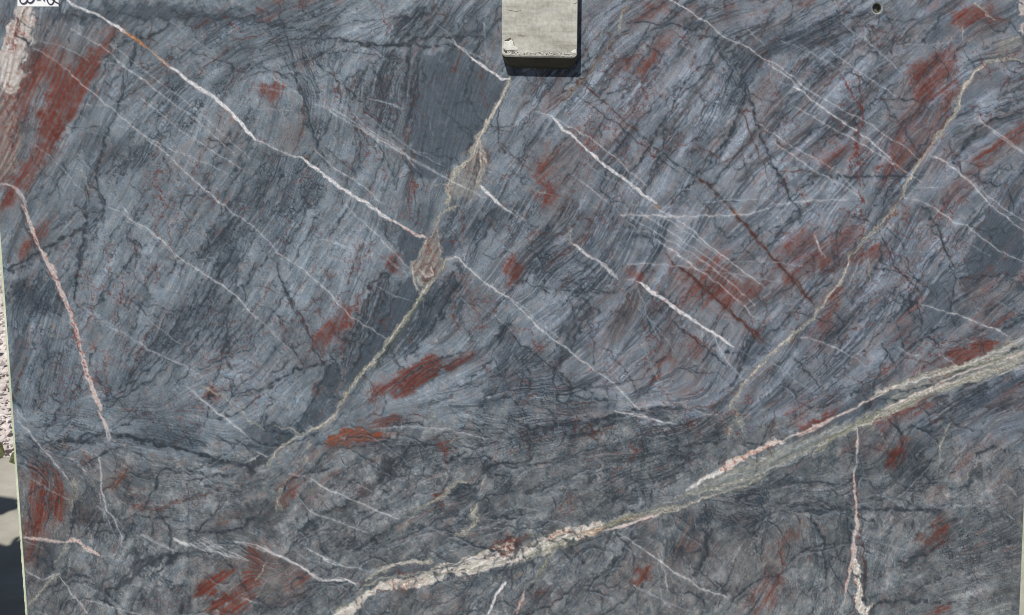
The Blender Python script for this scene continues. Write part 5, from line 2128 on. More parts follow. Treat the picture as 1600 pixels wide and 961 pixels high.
def paint_stone():
    """colour (sRGB-like 0..1) of the slab's face, a height map and a vein mask"""
    wA, wB, wC, wD = noise(30), noise(30), noise(9), noise(9)
    WX = 1.7 * wA + 0.75 * wC; WY = 1.7 * wB + 0.75 * wD
    vx, vy = flow_field()
    PX = 3.0 * wA + 1.2 * wC; PY = 3.0 * wB + 1.2 * wD
    fine = lic(noise(3.2), vx, vy, 30)
    mid = lic(noise(7), vx, vy, 60)
    wide = lic(noise(22), vx, vy, 110, 2.0)
    short = lic(noise(4.5), vx, vy, 12)
    n60, n25, n12, n5, n200 = noise(70), noise(25), noise(12), noise(4.5), noise(240)
    # ---- masks from the mapped areas
    grown = grow_cracks(); marks = parse()
    Z = lambda: np.zeros((NR, NC), np.float32)
    M = {k: Z() for k in 'RBWPLDSXGOEK'}
    for k, w, s, P in marks:
        if not k.isupper(): continue
        f = w * 3 * (1.5 if k in 'RB' else .55) if k in 'RBLDXE' else w * 3 * (.3 if k in 'KSO' else .5)
        r = poly_alpha(P, f, PX if k not in 'SKO' else WX, PY if k not in 'SKO' else WY)
        if r is None: continue
        b, sd = r
        f = max(f, 1.5)
        if k in 'RB': sd = sd + f * .10 * mid[b] + f * .03 * fine[b] + f * .16 * wide[b] + f * .05 * n5[b]
        elif k in 'LDX': sd = sd + f * .3 * n12[b] + f * .28 * mid[b]
        elif k == 'S': sd = sd + 1.6 * n25[b] + .8 * mid[b] + .6 * n12[b]; f = max(f, 3.0)
        elif k in 'KWG': sd = sd + .25 * n25[b] + .15 * n12[b] + .1 * n5[b]
        a = (sst(sd, -f * 1.3, f * 1.0) if k in 'RO' else sst(sd, -f * .9, f * .9)) * s
        M[k][b] = 1 - (1 - M[k][b]) * (1 - a)
    xm = M['X']; sm = M['S']
    # ---- host rock
    low = sst(YY + 10 * n60, 0, 1) * 0
    shear = 660 + 25 * np.sin(XX / 210.0) + np.where(XX < 480, 20, 0)
    low = sst(YY + 16 * n60 + 8 * n25, shear - 25, shear + 45)
    upc = C8(120, 130, 140); loc = C8(118, 124, 129)
    col = upc * (1 - low[..., None]) + loc * low[..., None]
    # a bluish north-east and a greener north-west, as in the stone
    ew = sst(XX, 500, 1100)[..., None] * (1 - low[..., None])
    col = col * (1 - ew + ew * C8(260, 256, 258))
    v = 1 + .04 * n200 + .03 * n60 + .02 * n25
    amp = (1 - .45 * sm)
    lw = 1 - .6 * low
    v += amp * (.030 * wide + (.030 * mid + .018 * fine) * lw + .014 * n12 + .015 * n5)
    smd = noise(9) + .8 * noise(20) + .5 * mid
    v += low * (.01 * n12 + .02 * n25 - .03 * sst(smd, .5, 2.6) + .05 * sst(-smd, .8, 2.8))
    col = col * v[..., None]
    col *= 1 + .012 * np.stack([n25, -.2 * n25, -n25], -1)
    # blotches of lighter, less sheared rock and darker rock
    def over(c, a):
        a = np.clip(a, 0, 1)[..., None]; col[:] = col * (1 - a) + c * a
    def mulc(c, a):
        a = np.clip(a, 0, 1)[..., None]; col[:] = col * (1 - a + a * c)
    mulc(C8(296, 297, 299), M['L'] * (.85 + .12 * n12) * .7)
    mulc(C8(150, 157, 164), M['D'] * (.88 + .1 * mid))
    over(C8(68, 78, 89) * (1 + .06 * fine[..., None] + .05 * mid[..., None] + .03 * n12[..., None]), sm * .82)
    # ---- thin dark partings that follow the fabric, and the net of joints
    def iso(n, w): return np.exp(-(n / w) ** 2)
    ra = iso(wide + .25 * n12, .085) * sst(n25 + .6 * n60, -.7, .9)
    rb = iso(mid + .8 * wide + .2 * n5, .12) * sst(mid * .3 + noise(40), -.2, 1.2)
    rc = iso(lic(noise(13), vx, vy, 70, 1.8) + .15 * n5, .10)
    # shards: stacked splinters of the foliation, each sharp on one side
    sh1 = lic(noise(24, .6), vx, vy, 170, 2.0) * .95 + .10 * n25 + .05 * n12 + .025 * n5
    sh2 = lic(noise(12, .6), vx, vy, 110, 2.0) * .9 + .10 * n25 + .08 * n12 + .04 * n5
    sh3 = noise(30, .6) * .8 + .5 * wide + .16 * n12 + .07 * n5
    def saw(f, n):
        p = f * n; q = p - np.floor(p); gr = np.hypot(*np.gradient(p)) + 1e-4
        e = np.minimum(q, 1 - q) / gr          # distance to the step, in samples
        return q - .5, np.exp(-(e / .75) ** 2), 1 / (1 + (gr * 5) ** 2)
    q1, e1, c1 = saw(sh1, .95); q2, e2, c2 = saw(sh2, .75); q3, e3, c3 = saw(sh3, .75)
    sh4 = lic(noise(10), vx, vy, 26) * .9 + .25 * n12 + .12 * n5
    q4, e4, c4 = saw(sh4, .62); g4 = sst(noise(48), -.9, .6)
    g1 = sst(lic(noise(50), vx, vy, 120, 2.5), -.7, 1.0); g2 = sst(lic(noise(38), vx, vy, 80, 2.5) + .25 * xm, -.1, 1.3); g3 = sst(noise(55), -.6, .8)
    bun = lic(noise(34), vx, vy, 150, 2.5)
    ul = sst(620 - XX, -60, 160) * (1 - low) * sst(XX + YY * .4, 150, 300)      # the crackled, less streaked north-west
    g1 = g1 * (1 - .6 * ul); g2 = g2 * (1 - .45 * ul); fac = amp * (.24 * q1 * (.3 + g1) * c1 + .16 * q2 * g2 * c2 * (1 - .4 * low) + (.03 + .17 * low) * q3 * g3 * c3 + (.05 + .18 * low) * q4 * c4 * g4 - .08 * sst(bun, .3, 2.2) * (1 - .5 * low) * (1 - .5 * ul) + .06 * sst(-bun, .2, 2))
    col *= (1 + fac)[..., None]
    cd, cv = cells(24, 8 * wA + 3 * wC, 8 * wB + 3 * wD, .8, 1.9)
    cd2, cv2 = cells(10.5, 3.5 * wA + 1.6 * wC, 3.5 * wB + 1.6 * wD, -.5, 1.4)
    jo = np.exp(-(cd / 1.0) ** 2) * sst(noise(50) + .3 * low, -.2, 1.0) * (1 + .3 * low)
    jo2 = np.exp(-(cd2 / .85) ** 2) * sst(noise(45) , -.1, 1.1)
    lum = 1 + (.07 + .10 * low) * (cv - .5) * amp - .12 * low * np.exp(-cd / 3.0) * sst(noise(60), -.6, .8) + .06 * (cv2 - .5) * amp * (.4 + 1.6 * low)
    col *= lum[..., None]
    k = (1 - .62 * sm)
    dark = k * np.clip((.52 - .28 * low) * e1 * g1 + (.26 - .14 * low) * e2 * g2 + (.03 + .20 * low) * e3 * g3 + (.08 + .24 * low) * e4 * g4 + .08 * ra + .05 * rb + .34 * jo * (1 + .5 * ul) + .26 * jo2 * (.25 + 1.1 * low + 1.1 * ul), 0, 1)
    ext = xm * (.28 * rc + .25 * ra + .15 * rb + .38 * jo2 + .25 * jo + .28 * e1 + .30 * e2)
    dark = np.clip(dark + k * ext * .9, 0, .92)
    over(C8(38, 46, 55), dark * .95)
    mulc(C8(232, 235, 238), xm * .5)
    # pale fibres
    pale = iso(lic(noise(5.5), vx, vy, 45) + .1 * n5, .16) * sst(noise(35), .2, 1.4)
    over(C8(146, 152, 160), pale * .16 * k)
    hair = np.exp(-(cells(46, 4 * wA + wC, 4 * wB + wD, -.68, 5.0)[0] / .9) ** 2) * sst(noise(60), .1, 1.2)
    over(C8(140, 149, 159), hair * .38 * k)
    # ---- brown and red iron staining, streaked along the fabric
    stk = np.clip(.88 + .10 * mid + .04 * fine + .04 * n5 + .08 * n12, .1, 1.05) * (1 - .35 * jo2 - .3 * e2)
    over(C8(110, 96, 92) * (1 + .08 * fine[..., None] - .35 * dark[..., None]), M['B'] * stk * (.50 - .08 * low))
    over(C8(98, 41, 31) * (1 + .10 * mid[..., None] + .07 * fine[..., None] + .05 * n5[..., None] - .35 * dark[..., None]), np.clip(M['R'] ** 1.7 * (stk * (.68 + .32 * sst(mid + .6 * fine + .5 * wide + 1.6 * M['R'], -.4, 1.7))), 0, .93))
    over(C8(122, 64, 46) * (1 + .06 * n5[..., None] + .08 * mid[..., None]), M['O'] * np.clip(stk, .5, 1))
    wb = lic(noise(46), vx, vy, 220, 3.0); ea = sst(XX, 650, 1000) * (1 - low)
    over(C8(122, 108, 108), sst(wb, .3, 2.0) * (.06 + .20 * ea) * k)
    mulc(C8(282, 282, 286), sst(-wb, .3, 1.8) * (.3 + .5 * ea) * k)
    # free-standing faint rust over the whole face
    over(C8(110, 78, 74), sst(noise(55) * .6 + .8 * wide, 1.3, 3.0) * .35 * k)
    # red dendrites
    ed, _ = cells(6.5, 3 * wA + 2.6 * wC, 3 * wB + 2.6 * wD, 1.1, 1.5)
    den = np.exp(-(ed / .8) ** 2) * sst(noise(13) , -.35, .6)
    over(C8(98, 44, 42), np.clip(M['E'] * den * .68, 0, .8))
    gl = sst(noise(90), .2, 1.4) * k * den
    over(C8(100, 56, 54), gl * .4)
    # ---- pale mineral areas
    vein = Z(); bandn = lic(noise(9), vx, vy, 80, 1.8)
    def pale_area(m, c, c2, ts=.9):
        t = np.clip(.55 + .35 * bandn + .15 * n12 + .12 * n5, 0, 1)[..., None]
        over((c * t + c2 * (1 - t)) * (1 + .05 * fine[..., None]), m * ts)
    pale_area(M['G'], C8(168, 168, 158), C8(116, 120, 120), .75)
    pale_area(M['W'], C8(212, 206, 206), C8(168, 162, 156), .95)
    pale_area(M['P'], C8(146, 136, 132), C8(96, 88, 88), .9)
    cr = np.exp(-(cells(7.5, 2 * wA + 2 * wC, 2 * wB + 2 * wD, .3, 1.3)[0] / .9) ** 2)
    pale_area(M['K'], C8(230, 224, 220), C8(186, 182, 174), .97)
    over(C8(122, 108, 98), np.clip(M['K'] + M['W'] * .7 + M['P'] * .6, 0, 1) * np.clip(cr + .8 * iso(bandn + .2 * n12, .13), 0, 1) * .6 * sst(n25, -.9, .5))
    over(C8(128, 78, 74), np.clip(M['P'] + .5 * M['W'], 0, 1) * sst(n12 + n5, .9, 2.2) * .45)
    vein = np.maximum(vein, np.maximum(M['K'], M['W']) * .9)
    over(C8(128, 60, 56), np.clip(M['E'] * np.maximum(M['K'], np.maximum(M['W'], M['P'])) * den, 0, 1) * .9)
    # ---- mapped lines
    COL = {'d': C8(46, 53, 61), 'b': C8(74, 50, 46), 'r': C8(98, 40, 33), 'g': C8(92, 98, 82), 't': C8(180, 177, 168),
           'h': C8(148, 157, 167), 'w': C8(212, 212, 216), 'k': C8(208, 194, 190), 'o': C8(168, 106, 62)}
    STR = {'d': .8, 'b': .9, 'r': .85, 'g': .8, 't': .92, 'h': .62, 'w': .97, 'k': 1.0, 'o': .9}
    br = noise(16); br2 = noise(7); rag = .35 * n5 + .25 * noise(2.6)
    crack = Z()
    for kinds in ('d', 'b', 't', 'h', 'w', 'k', 'g', 'o', 'r'):
        for k_, w, s, P in grown + marks:
            if k_ != kinds: continue
            wf = {'d': .8, 'b': .6, 'r': 1.0, 't': .7}.get(k_, .38)
            r = line_alpha(P, w, WX * wf, WY * wf)
            if r is None: continue
            b, d, ww, tt, sd = r
            c = COL[k_]
            wid = ww * .5 * (1 + .16 * br[b]) * (1.2 if k_ == 't' else 1)
            if k_ == 'd' or k_ == 'b':
                wid = wid * (.7 if k_ == 'd' else .48); soft = 1.1 if w > 2.2 else .85; gap = np.clip(.9 + .25 * br[b], .3, 1)
                a = np.exp(-(np.maximum(d - wid * .5, 0) / (wid * .5 + soft * .55)) ** 2) * gap
                halo = np.exp(-(d / (wid * 2.4 + 2)) ** 2) * .22 * s * gap
                a = np.maximum(a * s ** .6 * .95, halo); crack[b] = np.maximum(crack[b], a)
            elif k_ == 'h':
                gap = np.clip(.8 + .2 * br[b] + .15 * br2[b], .1, 1)
                a = np.exp(-(d / (wid * .62 + .5)) ** 2) * gap * s ** .7 * STR[k_] * 1.15
            elif k_ == 'w' and w < 4.2:
                gap = np.clip(.95 + .15 * br[b] + .08 * br2[b], .55, 1)
                a = (1 - sst(d + rag[b] * .3, wid * .5 - .35, wid * .5 + 1.0)) * gap * s * STR[k_] * .76
                a = np.maximum(a, np.exp(-(d / (wid + 1.5)) ** 2) * .18 * s)
            elif k_ == 'r':
                gap = np.clip(.7 + .5 * br2[b] + .2 * br[b], 0, 1)
                a = np.exp(-((d + rag[b] * .5) / (wid * .55 + .4)) ** 2) * gap * s * STR[k_]
            elif k_ == 't':
                strand = np.sin(sd * 1.7 + 2.0 * np.sin(tt / 17.0 + .6 * br[b]) + .6 * n12[b])
                fib = np.clip((.72 if w < 4.2 else .86) + .2 * strand + .06 * n5[b] + .06 * n12[b], .2, 1)
                a = (1 - sst(d + (rag[b] + .7 * n12[b] * (w > 3.5)) * .9, wid * .95 - .9, wid * .95 + 1.3)) * s * STR[k_] * fib
                a0 = (1 - sst(d, wid * .8, wid * 1.1 + 2)) * .5 * s
                a_ = a0[..., None] * .7; col[b] = col[b] * (1 - a_) + C8(92, 96, 92) * a_
            elif k_ == 'g' or k_ == 'o':
                a = np.exp(-(d / (wid * .7 + .5)) ** 2) * s * STR[k_] * np.clip(.8 + .3 * br2[b], 0, 1)
            else:
                a = (1 - sst(d + rag[b] * .55, wid * .8 - .6, wid * .8 + .9)) * s * STR[k_] * np.clip(.9 + .08 * n12[b] + .06 * n5[b], .6, 1)
            a = np.clip(a, 0, 1)
            cc = c * (1 + (.06 * n5[b] + .05 * n12[b])[..., None]) if k_ in 'wktho' else c
            if k_ in 'wk' and w > 3.5:
                sp = (sst(n12[b] + .6 * n5[b], .7, 1.7) * (.6 if k_ == 'k' else .15))[..., None]
                cc = cc * (1 - sp) + C8(150, 88, 82) * sp
            if k_ == 't':
                q = sst(strand + .9 * fine[b], -1.4, 1.8)[..., None]
                cc = cc * (.78 + .34 * q)
            a3 = a[..., None]
            col[b] = col[b] * (1 - a3) + cc * a3
            if k_ in 'wkt': vein[b] = np.maximum(vein[b], a * (1 if k_ != 't' else .7))
    # ---- crystalline grain
    g = .045 * noise(2.7) + .02 * noise(5)
    spk = (RNG.random((NR, NC)) > .9975).astype(np.float32); spk = blur(spk, .9); spk /= spk.max()
    col = col * (1 + g[..., None] * (1.0)) + spk[..., None] * .10
    col = np.clip(col, .02, .95)
    hgt = .30 * vein - .55 * np.maximum(crack, dark * .8) + .10 * fine + .06 * n5 + .08 * mid
    return col.astype(np.float32), hgt.astype(np.float32), vein
# ------------------------------------------------------------------ ground
PADZ = 0.0; GZ = -.10
far_y = on_ground(10, 712, PADZ).y
m_conc = mat('worn_concrete', (150, 146, 136), (186, 182, 170), 3, .9, .5, 8)
m_dirt = mat('pale_dirt', (186, 177, 173), (224, 217, 213), 6, .95, .6, 8)
def box_bm(bm, x0, x1, y0, y1, z0, z1):
    v = [bm.verts.new((x, y, z)) for x in (x0, x1) for y in (y0, y1) for z in (z0, z1)]
    for f in ((0, 1, 3, 2), (4, 6, 7, 5), (0, 4, 5, 1), (2, 3, 7, 6), (0, 2, 6, 4), (1, 5, 7, 3)): bm.faces.new([v[i] for i in f])
bm = bmesh.new(); bmesh.ops.create_grid(bm, x_segments=160, y_segments=160, size=1)
for v in bm.verts:
    x, y = v.co.x, v.co.y
    X = 60 * x * abs(x) ** 1.0; Y = 60 * y * abs(y) ** 1.0 + 6
    v.co = (X, Y, GZ + .02 * math.sin(X * 3.1 + 2 * math.sin(Y * 1.7)) * math.sin(Y * 2.3 + X) - .01)
g = from_bm('ground', bm, m_dirt, smooth=True); tag(g, kind='structure')
bm = bmesh.new(); nx = 60
for i in range(nx):                                     # worn far edge of the concrete apron
    xa, xb = -6 + 12 * i / nx, -6 + 12 * (i + 1) / nx
    ja = .012 * math.sin(i * 2.7) + .01 * math.sin(i * 5.1); jb = .012 * math.sin((i + 1) * 2.7) + .01 * math.sin((i + 1) * 5.1)
    q = [bm.verts.new(p) for p in ((xa, -.9, PADZ), (xb, -.9, PADZ), (xb, far_y + jb, PADZ), (xa, far_y + ja, PADZ), (xb, far_y + .02 + jb, GZ - .1), (xa, far_y + .02 + ja, GZ - .1))]
    bm.faces.new((q[0], q[1], q[2], q[3])); bm.faces.new((q[3], q[2], q[4], q[5]))
bmesh.ops.remove_doubles(bm, verts=bm.verts, dist=.0005)
pav = from_bm('pavement', bm, m_conc); tag(pav, kind='structure')
m_low_bounce = mat('low_bounce_dark', (48, 48, 50), (66, 66, 68), 60, .9, .6, 8)
bm = bmesh.new(); box_bm(bm, -12, 12, -16, -.905, GZ - .1, PADZ - .004); tag(from_bm('dark_foreground', bm, m_low_bounce), kind='structure')  # unseen dark ground added to cut bounce light onto the slab
# rubble beyond the apron
m_rub = mat('rubble_stone', (190, 180, 177), (228, 220, 217), 5, .9, .7, 8, c3=(168, 146, 142))
rng = np.random.default_rng(3); V = []; F = []
ico = bmesh.new(); bmesh.ops.create_icosphere(ico, subdivisions=1, radius=1); iv = np.array([v.co[:] for v in ico.verts]); fi = np.array([[v.index for v in f.verts] for f in ico.faces]); ico.free()
NS = 14000; base = 0
for i in range(NS):
    s = .005 + .024 * rng.random() ** 3
    x = rng.uniform(-4.2, -.6) if i < 12000 else rng.uniform(-.6, 4); y = far_y + .03 + 4.5 * rng.random() ** 1.3
    p = iv * (1 + .35 * rng.standard_normal((len(iv), 1))) * s * np.array([1.2, 1, .7]); a = rng.uniform(0, 6.28); c, sn = math.cos(a), math.sin(a)
    p = p @ np.array([[c, sn, 0], [-sn, c, 0], [0, 0, 1]]) + np.array([x, y, GZ + s * .35]); V.append(p); F.append(fi + base); base += len(iv)
V = np.vstack(V); F = np.vstack(F); me = bpy.data.meshes.new('rubble'); me.from_pydata(V.tolist(), [], F.tolist())
tag(obj('rubble', me, m_rub), 'pale crushed stone rubble spread over the ground left of the slab', 'rubble', 'stuff')

# ------------------------------------------------------------------ the slab
col, hgt, vein = paint_stone()
TH = .03
slab = bpy.data.objects.new('stone_slab', None); COL.objects.link(slab)
tag(slab, 'dark grey stone slab with white quartz veins and rusty red streaks, held upright under the clamp', 'stone slab')
m = bpy.data.materials.new('veined_stone'); m.use_nodes = True; N = m.node_tree.nodes; L = m.node_tree.links; p = N['Principled BSDF']
at = N.new('ShaderNodeAttribute'); at.attribute_name = 'mineral'
tc = N.new('ShaderNodeTexCoord')
def nz(scale, det=4):
    n = N.new('ShaderNodeTexNoise'); n.inputs['Scale'].default_value = scale; n.inputs['Detail'].default_value = det; n.inputs['Roughness'].default_value = .7; L.new(tc.outputs['Object'], n.inputs[0]); return n
n1 = nz(330, 5); mr = N.new('ShaderNodeMapRange'); mr.inputs[1].default_value = .3; mr.inputs[2].default_value = .7; mr.inputs[3].default_value = .80; mr.inputs[4].default_value = 1.20; L.new(n1.outputs[0], mr.inputs[0])
mx = N.new('ShaderNodeMix'); mx.data_type = 'RGBA'; mx.blend_type = 'MULTIPLY'; mx.inputs[0].default_value = 1; L.new(at.outputs['Color'], mx.inputs[6]); L.new(mr.outputs[0], mx.inputs[7])
L.new(mx.outputs[2], p.inputs['Base Color'])
n2 = nz(40, 6); mr2 = N.new('ShaderNodeMapRange'); mr2.inputs[3].default_value = .42; mr2.inputs[4].default_value = .68; L.new(n2.outputs[0], mr2.inputs[0]); L.new(mr2.outputs[0], p.inputs['Roughness'])
p.inputs['Specular IOR Level'].default_value = .22
bp = N.new('ShaderNodeBump'); bp.inputs['Strength'].default_value = .5; bp.inputs['Distance'].default_value = .0006; L.new(n1.outputs[0], bp.inputs['Height']); L.new(bp.outputs[0], p.inputs['Normal'])
m_stone = m
# vertex positions: the chart spot of every vertex carried onto the leaning plane
a_ = np.array; dx = (XX.astype(np.float64) - 800) / FPX; dy = (480.5 - YY.astype(np.float64)) / FPX
D = a_(VIEW) + dx[..., None] * a_([1., 0, 0]) + dy[..., None] * a_(CUP)
t = (P0 - CAM).dot(NRM) / (D @ a_(NRM)); POS = a_(CAM) + D * t[..., None] + a_(NRM) * (hgt[..., None] * .00022)
lc = np.where(col <= .04045, col / 12.92, ((col + .055) / 1.055) ** 2.4)
HX, HY, HR = 1370.5, 12.8, 8.6
idx = np.arange(NR * NC).reshape(NR, NC)
quads = np.stack([idx[:-1, :-1], idx[1:, :-1], idx[1:, 1:], idx[:-1, 1:]], -1)
cx = (XX[:-1, :-1] + XX[1:, 1:]) / 2; cy = (YY[:-1, :-1] + YY[1:, 1:]) / 2
hole = np.hypot(cx - HX, cy - HY) < HR + .9
# label the large veins: connected areas of the vein mask
def components(mask):
    lab = np.where(mask, np.arange(1, mask.size + 1).reshape(mask.shape), 0)
    while True:
        n = lab.copy()
        for r, c in ((0, 1), (0, -1), (1, 0), (-1, 0), (1, 1), (1, -1), (-1, 1), (-1, -1)):
            n = np.maximum(n, np.roll(lab, (r, c), (0, 1)))
        n = np.where(mask, n, 0)
        if (n == lab).all(): return lab
        lab = n
vm = vein[:-1, :-1] > .45
q = 3; hh, ww_ = vm.shape[0] // q * q, vm.shape[1] // q * q
small = vm[:hh, :ww_].reshape(hh // q, q, ww_ // q, q).any((1, 3)); small[0] = small[-1] = False; small[:, 0] = small[:, -1] = False
lab = components(small); full = np.zeros(vm.shape, int); full[:hh, :ww_] = np.repeat(np.repeat(lab, q, 0), q, 1); full *= vm
ids, cnt = np.unique(full[full > 0], return_counts=True); order = ids[np.argsort(-cnt)]; cs_ = np.sort(cnt)[::-1]
def face_mesh(name, sel, parent):
    f = quads[sel]; used, inv = np.unique(f.ravel(), return_inverse=True)
    me = bpy.data.meshes.new(name); nv = len(used); nf = len(f)
    me.vertices.add(nv); me.vertices.foreach_set('co', POS.reshape(-1, 3)[used].ravel().astype(np.float32))
    me.loops.add(nf * 4); me.loops.foreach_set('vertex_index', inv.astype(np.int32).ravel())
    me.polygons.add(nf); me.polygons.foreach_set('loop_start', np.arange(0, nf * 4, 4, dtype=np.int32))
    me.polygons.foreach_set('use_smooth', np.ones(nf, bool)); me.update(calc_edges=True)
    at = me.color_attributes.new('mineral', 'FLOAT_COLOR', 'POINT')
    c = np.ones((nv, 4), np.float32); c[:, :3] = lc.reshape(-1, 3)[used]; at.data.foreach_set('color', c.ravel())
    return obj(name, me, m_stone, parent)
body = ~hole; k = 0
for i, n in zip(order, cs_):
    if n < 160 or k >= 24: break
    s_ = (full == i) & ~hole; body &= ~s_; k += 1
    face_mesh('quartz_vein', s_, slab)
print('veins', k)
face_mesh('sawn_face', body, slab)
# back and sawn edges
m_edge = mat('pale_sawn_edge', (176, 188, 158), (226, 232, 208), 22, .6, .4, 8, (1, 1, .35))
m_back = mat('slab_back', (96, 102, 108), (128, 132, 136), 12, .8, .5)
rngE = random.Random(4)
def strip(rows_, sign, e):
    bm = bmesh.new(); A = []; 
    for py in np.linspace(PY0, PY1, 420):
        x = float(rows_(py)); j = .5 * math.sin(py * .31) + .4 * math.sin(py * .83) + (1.6 if rngE.random() < .08 else 0) * rngE.uniform(-1, .4)
        r = [on_slab(x, py, .0001), on_slab(x + sign * (e + j * .5), py, -.009), on_slab(x + sign * (e + j * .5), py, -TH)]
        A.append([bm.verts.new(p) for p in r])
    for a, b in zip(A, A[1:]):
        for i in range(2): bm.faces.new((a[i], a[i + 1], b[i + 1], b[i]))
    return bm
from_bm('sawn_edge', strip(edge_l, -1, 5.6), m_edge, slab); from_bm('sawn_edge', strip(edge_r, 1, 5.6), m_edge, slab)
bm = bmesh.new()
c = [on_slab(edge_l(PY0) - 5, PY0, -TH), on_slab(edge_r(PY0) + 5, PY0, -TH), on_slab(edge_r(PY1) + 5, PY1, -TH), on_slab(edge_l(PY1) - 5, PY1, -TH)]
f = [on_slab(edge_l(PY0), PY0), on_slab(edge_r(PY0), PY0), on_slab(edge_r(PY1), PY1), on_slab(edge_l(PY1), PY1)]
vc = [bm.verts.new(x) for x in c]; vf = [bm.verts.new(x) for x in f]
bm.faces.new(vc); bm.faces.new((vf[0], vf[1], vc[1], vc[0])); bm.faces.new((vf[2], vf[3], vc[3], vc[2]))
from_bm('slab_back', bm, m_back, slab)
# drilled hole
m_hole = mat('drilled_stone', (84, 86, 78), (150, 150, 138), 160, .85, .8, 6)
bm = bmesh.new(); n = 40; rings = []
for rr, h in ((HR + 1.6, .00012), (HR, .00014), (HR - 1.5, -.0022), (HR - 1.7, -.010), (HR - 2.0, -.020)):
    rings.append([bm.verts.new(on_slab(HX + (rr + .35 * math.sin(i * 1.9) + .25 * math.sin(i * 3.7)) * .97 * math.cos(i / n * 6.2832), HY + (rr + .3 * math.sin(i * 2.3)) * 1.06 * math.sin(i / n * 6.2832), h)) for i in range(n)])
for a, b in zip(rings[1:], rings[2:]):
    for i in range(n): bm.faces.new((a[i], a[(i + 1) % n], b[(i + 1) % n], b[i]))
cv_ = bm.verts.new(on_slab(HX - 2, HY + 1.5, -.013))
for i in range(n): bm.faces.new((rings[-1][i], rings[-1][(i + 1) % n], cv_))
for i in range(n): bm.faces.new((rings[0][i], rings[0][(i + 1) % n], rings[1][(i + 1) % n], rings[1][i]))
bm.faces.ensure_lookup_table(); nf_ = len(bm.faces)
for q_ in range(n): bm.faces[q_].material_index = 2; bm.faces[nf_ - 1 - q_].material_index = 1
ho = from_bm('drilled_hole', bm, m_hole, slab); ho.data.materials.append(mat('hole_rim', (92, 100, 110), (128, 136, 146), 220, .7, .4)); ho.data.materials.append(mat('hole_bevel_lit', (120, 126, 126), (176, 178, 172), 260, .7, .6))  # bevel toned lighter, the sunlit rim put into its colour

# ------------------------------------------------------------------ clamp pad
m_pad = bpy.data.materials.new('worn_painted_metal'); m_pad.use_nodes = True; N = m_pad.node_tree.nodes; L = m_pad.node_tree.links; p = N['Principled BSDF']
tc = N.new('ShaderNodeTexCoord')
def noise_n(scale, st, det=5, rough=.6):
    mp = N.new('ShaderNodeMapping'); mp.inputs['Scale'].default_value = st; L.new(tc.outputs['Object'], mp.inputs[0])
    n = N.new('ShaderNodeTexNoise'); n.inputs['Scale'].default_value = scale; n.inputs['Detail'].default_value = det; n.inputs['Roughness'].default_value = rough; L.new(mp.outputs[0], n.inputs[0]); return n
def ramp(src, *st):
    r = N.new('ShaderNodeValToRGB'); L.new(src, r.inputs[0]); e = r.color_ramp.elements
    e[0].position, e[0].color = st[0][0], lin(*st[0][1]); e[1].position, e[1].color = st[-1][0], lin(*st[-1][1])
    for q_, c_ in st[1:-1]: x = e.new(q_); x.color = lin(*c_)
    return r
def mult(a, b, f=1, bt='MULTIPLY'):
    mx = N.new('ShaderNodeMix'); mx.data_type = 'RGBA'; mx.blend_type = bt; mx.inputs[0].default_value = f; L.new(a, mx.inputs[6]); L.new(b, mx.inputs[7]); return mx.outputs[2]
cA = ramp(noise_n(13, (.6, .6, 1.4), 9, .72).outputs[0], (.3, (160, 160, 153)), (.45, (194, 193, 188)), (.6, (214, 213, 208)), (.72, (228, 228, 224)))
cB = ramp(noise_n(200, (1, 1, .04), 3).outputs[0], (.3, (236, 236, 234)), (.7, (255, 255, 255)))
cC = ramp(noise_n(22, (.22, .22, 2.6), 8, .75).outputs[0], (.33, (176, 170, 156)), (.45, (232, 230, 224)), (.62, (255, 255, 255)))
cD = ramp(noise_n(110, (1, 1, 1), 4).outputs[0], (.3, (228, 226, 220)), (.6, (255, 255, 255)))
L.new(mult(mult(mult(cA.outputs[0], cB.outputs[0]), cC.outputs[0], .6), cD.outputs[0]), p.inputs['Base Color'])
p.inputs['Roughness'].default_value = .5; p.inputs['Metallic'].default_value = .1
bp = N.new('ShaderNodeBump'); bp.inputs['Distance'].default_value = .001; bp.inputs['Strength'].default_value = .5; L.new(noise_n(60, (1, 1, .5), 7, .7).outputs[0], bp.inputs['Height']); L.new(bp.outputs[0], p.inputs['Normal'])
m_lip = mat('shaded_lip', (44, 43, 34), (84, 82, 68), 30, .6, .6, 8, (.4, .4, 2.0), (56, 54, 42))  # shade of the downward-facing lip put into its dark colour
m_chip = mat('bare_chipped_metal', (196, 194, 186), (236, 236, 230), 90, .5, .9, 8)
m_dark = mat('dark_grime', (40, 38, 30), (90, 86, 72), 90, .8, .6)
m_steel = mat('dull_steel', (96, 96, 92), (140, 140, 132), 20, .5, .4, metal=.4)
clamp = bpy.data.objects.new('clamp', None); COL.objects.link(clamp); clamp.location = on_slab(843, 100)
tag(clamp, 'pale worn metal clamp jaw with chipped lower corner gripping the slab from above', 'clamp')
bpy.context.view_layer.update()
TP = .048
def place(o, parent):
    """keep world position while hanging under a thing"""
    o.parent = parent; o.matrix_parent_inverse = Matrix.Translation(-parent.location); return o
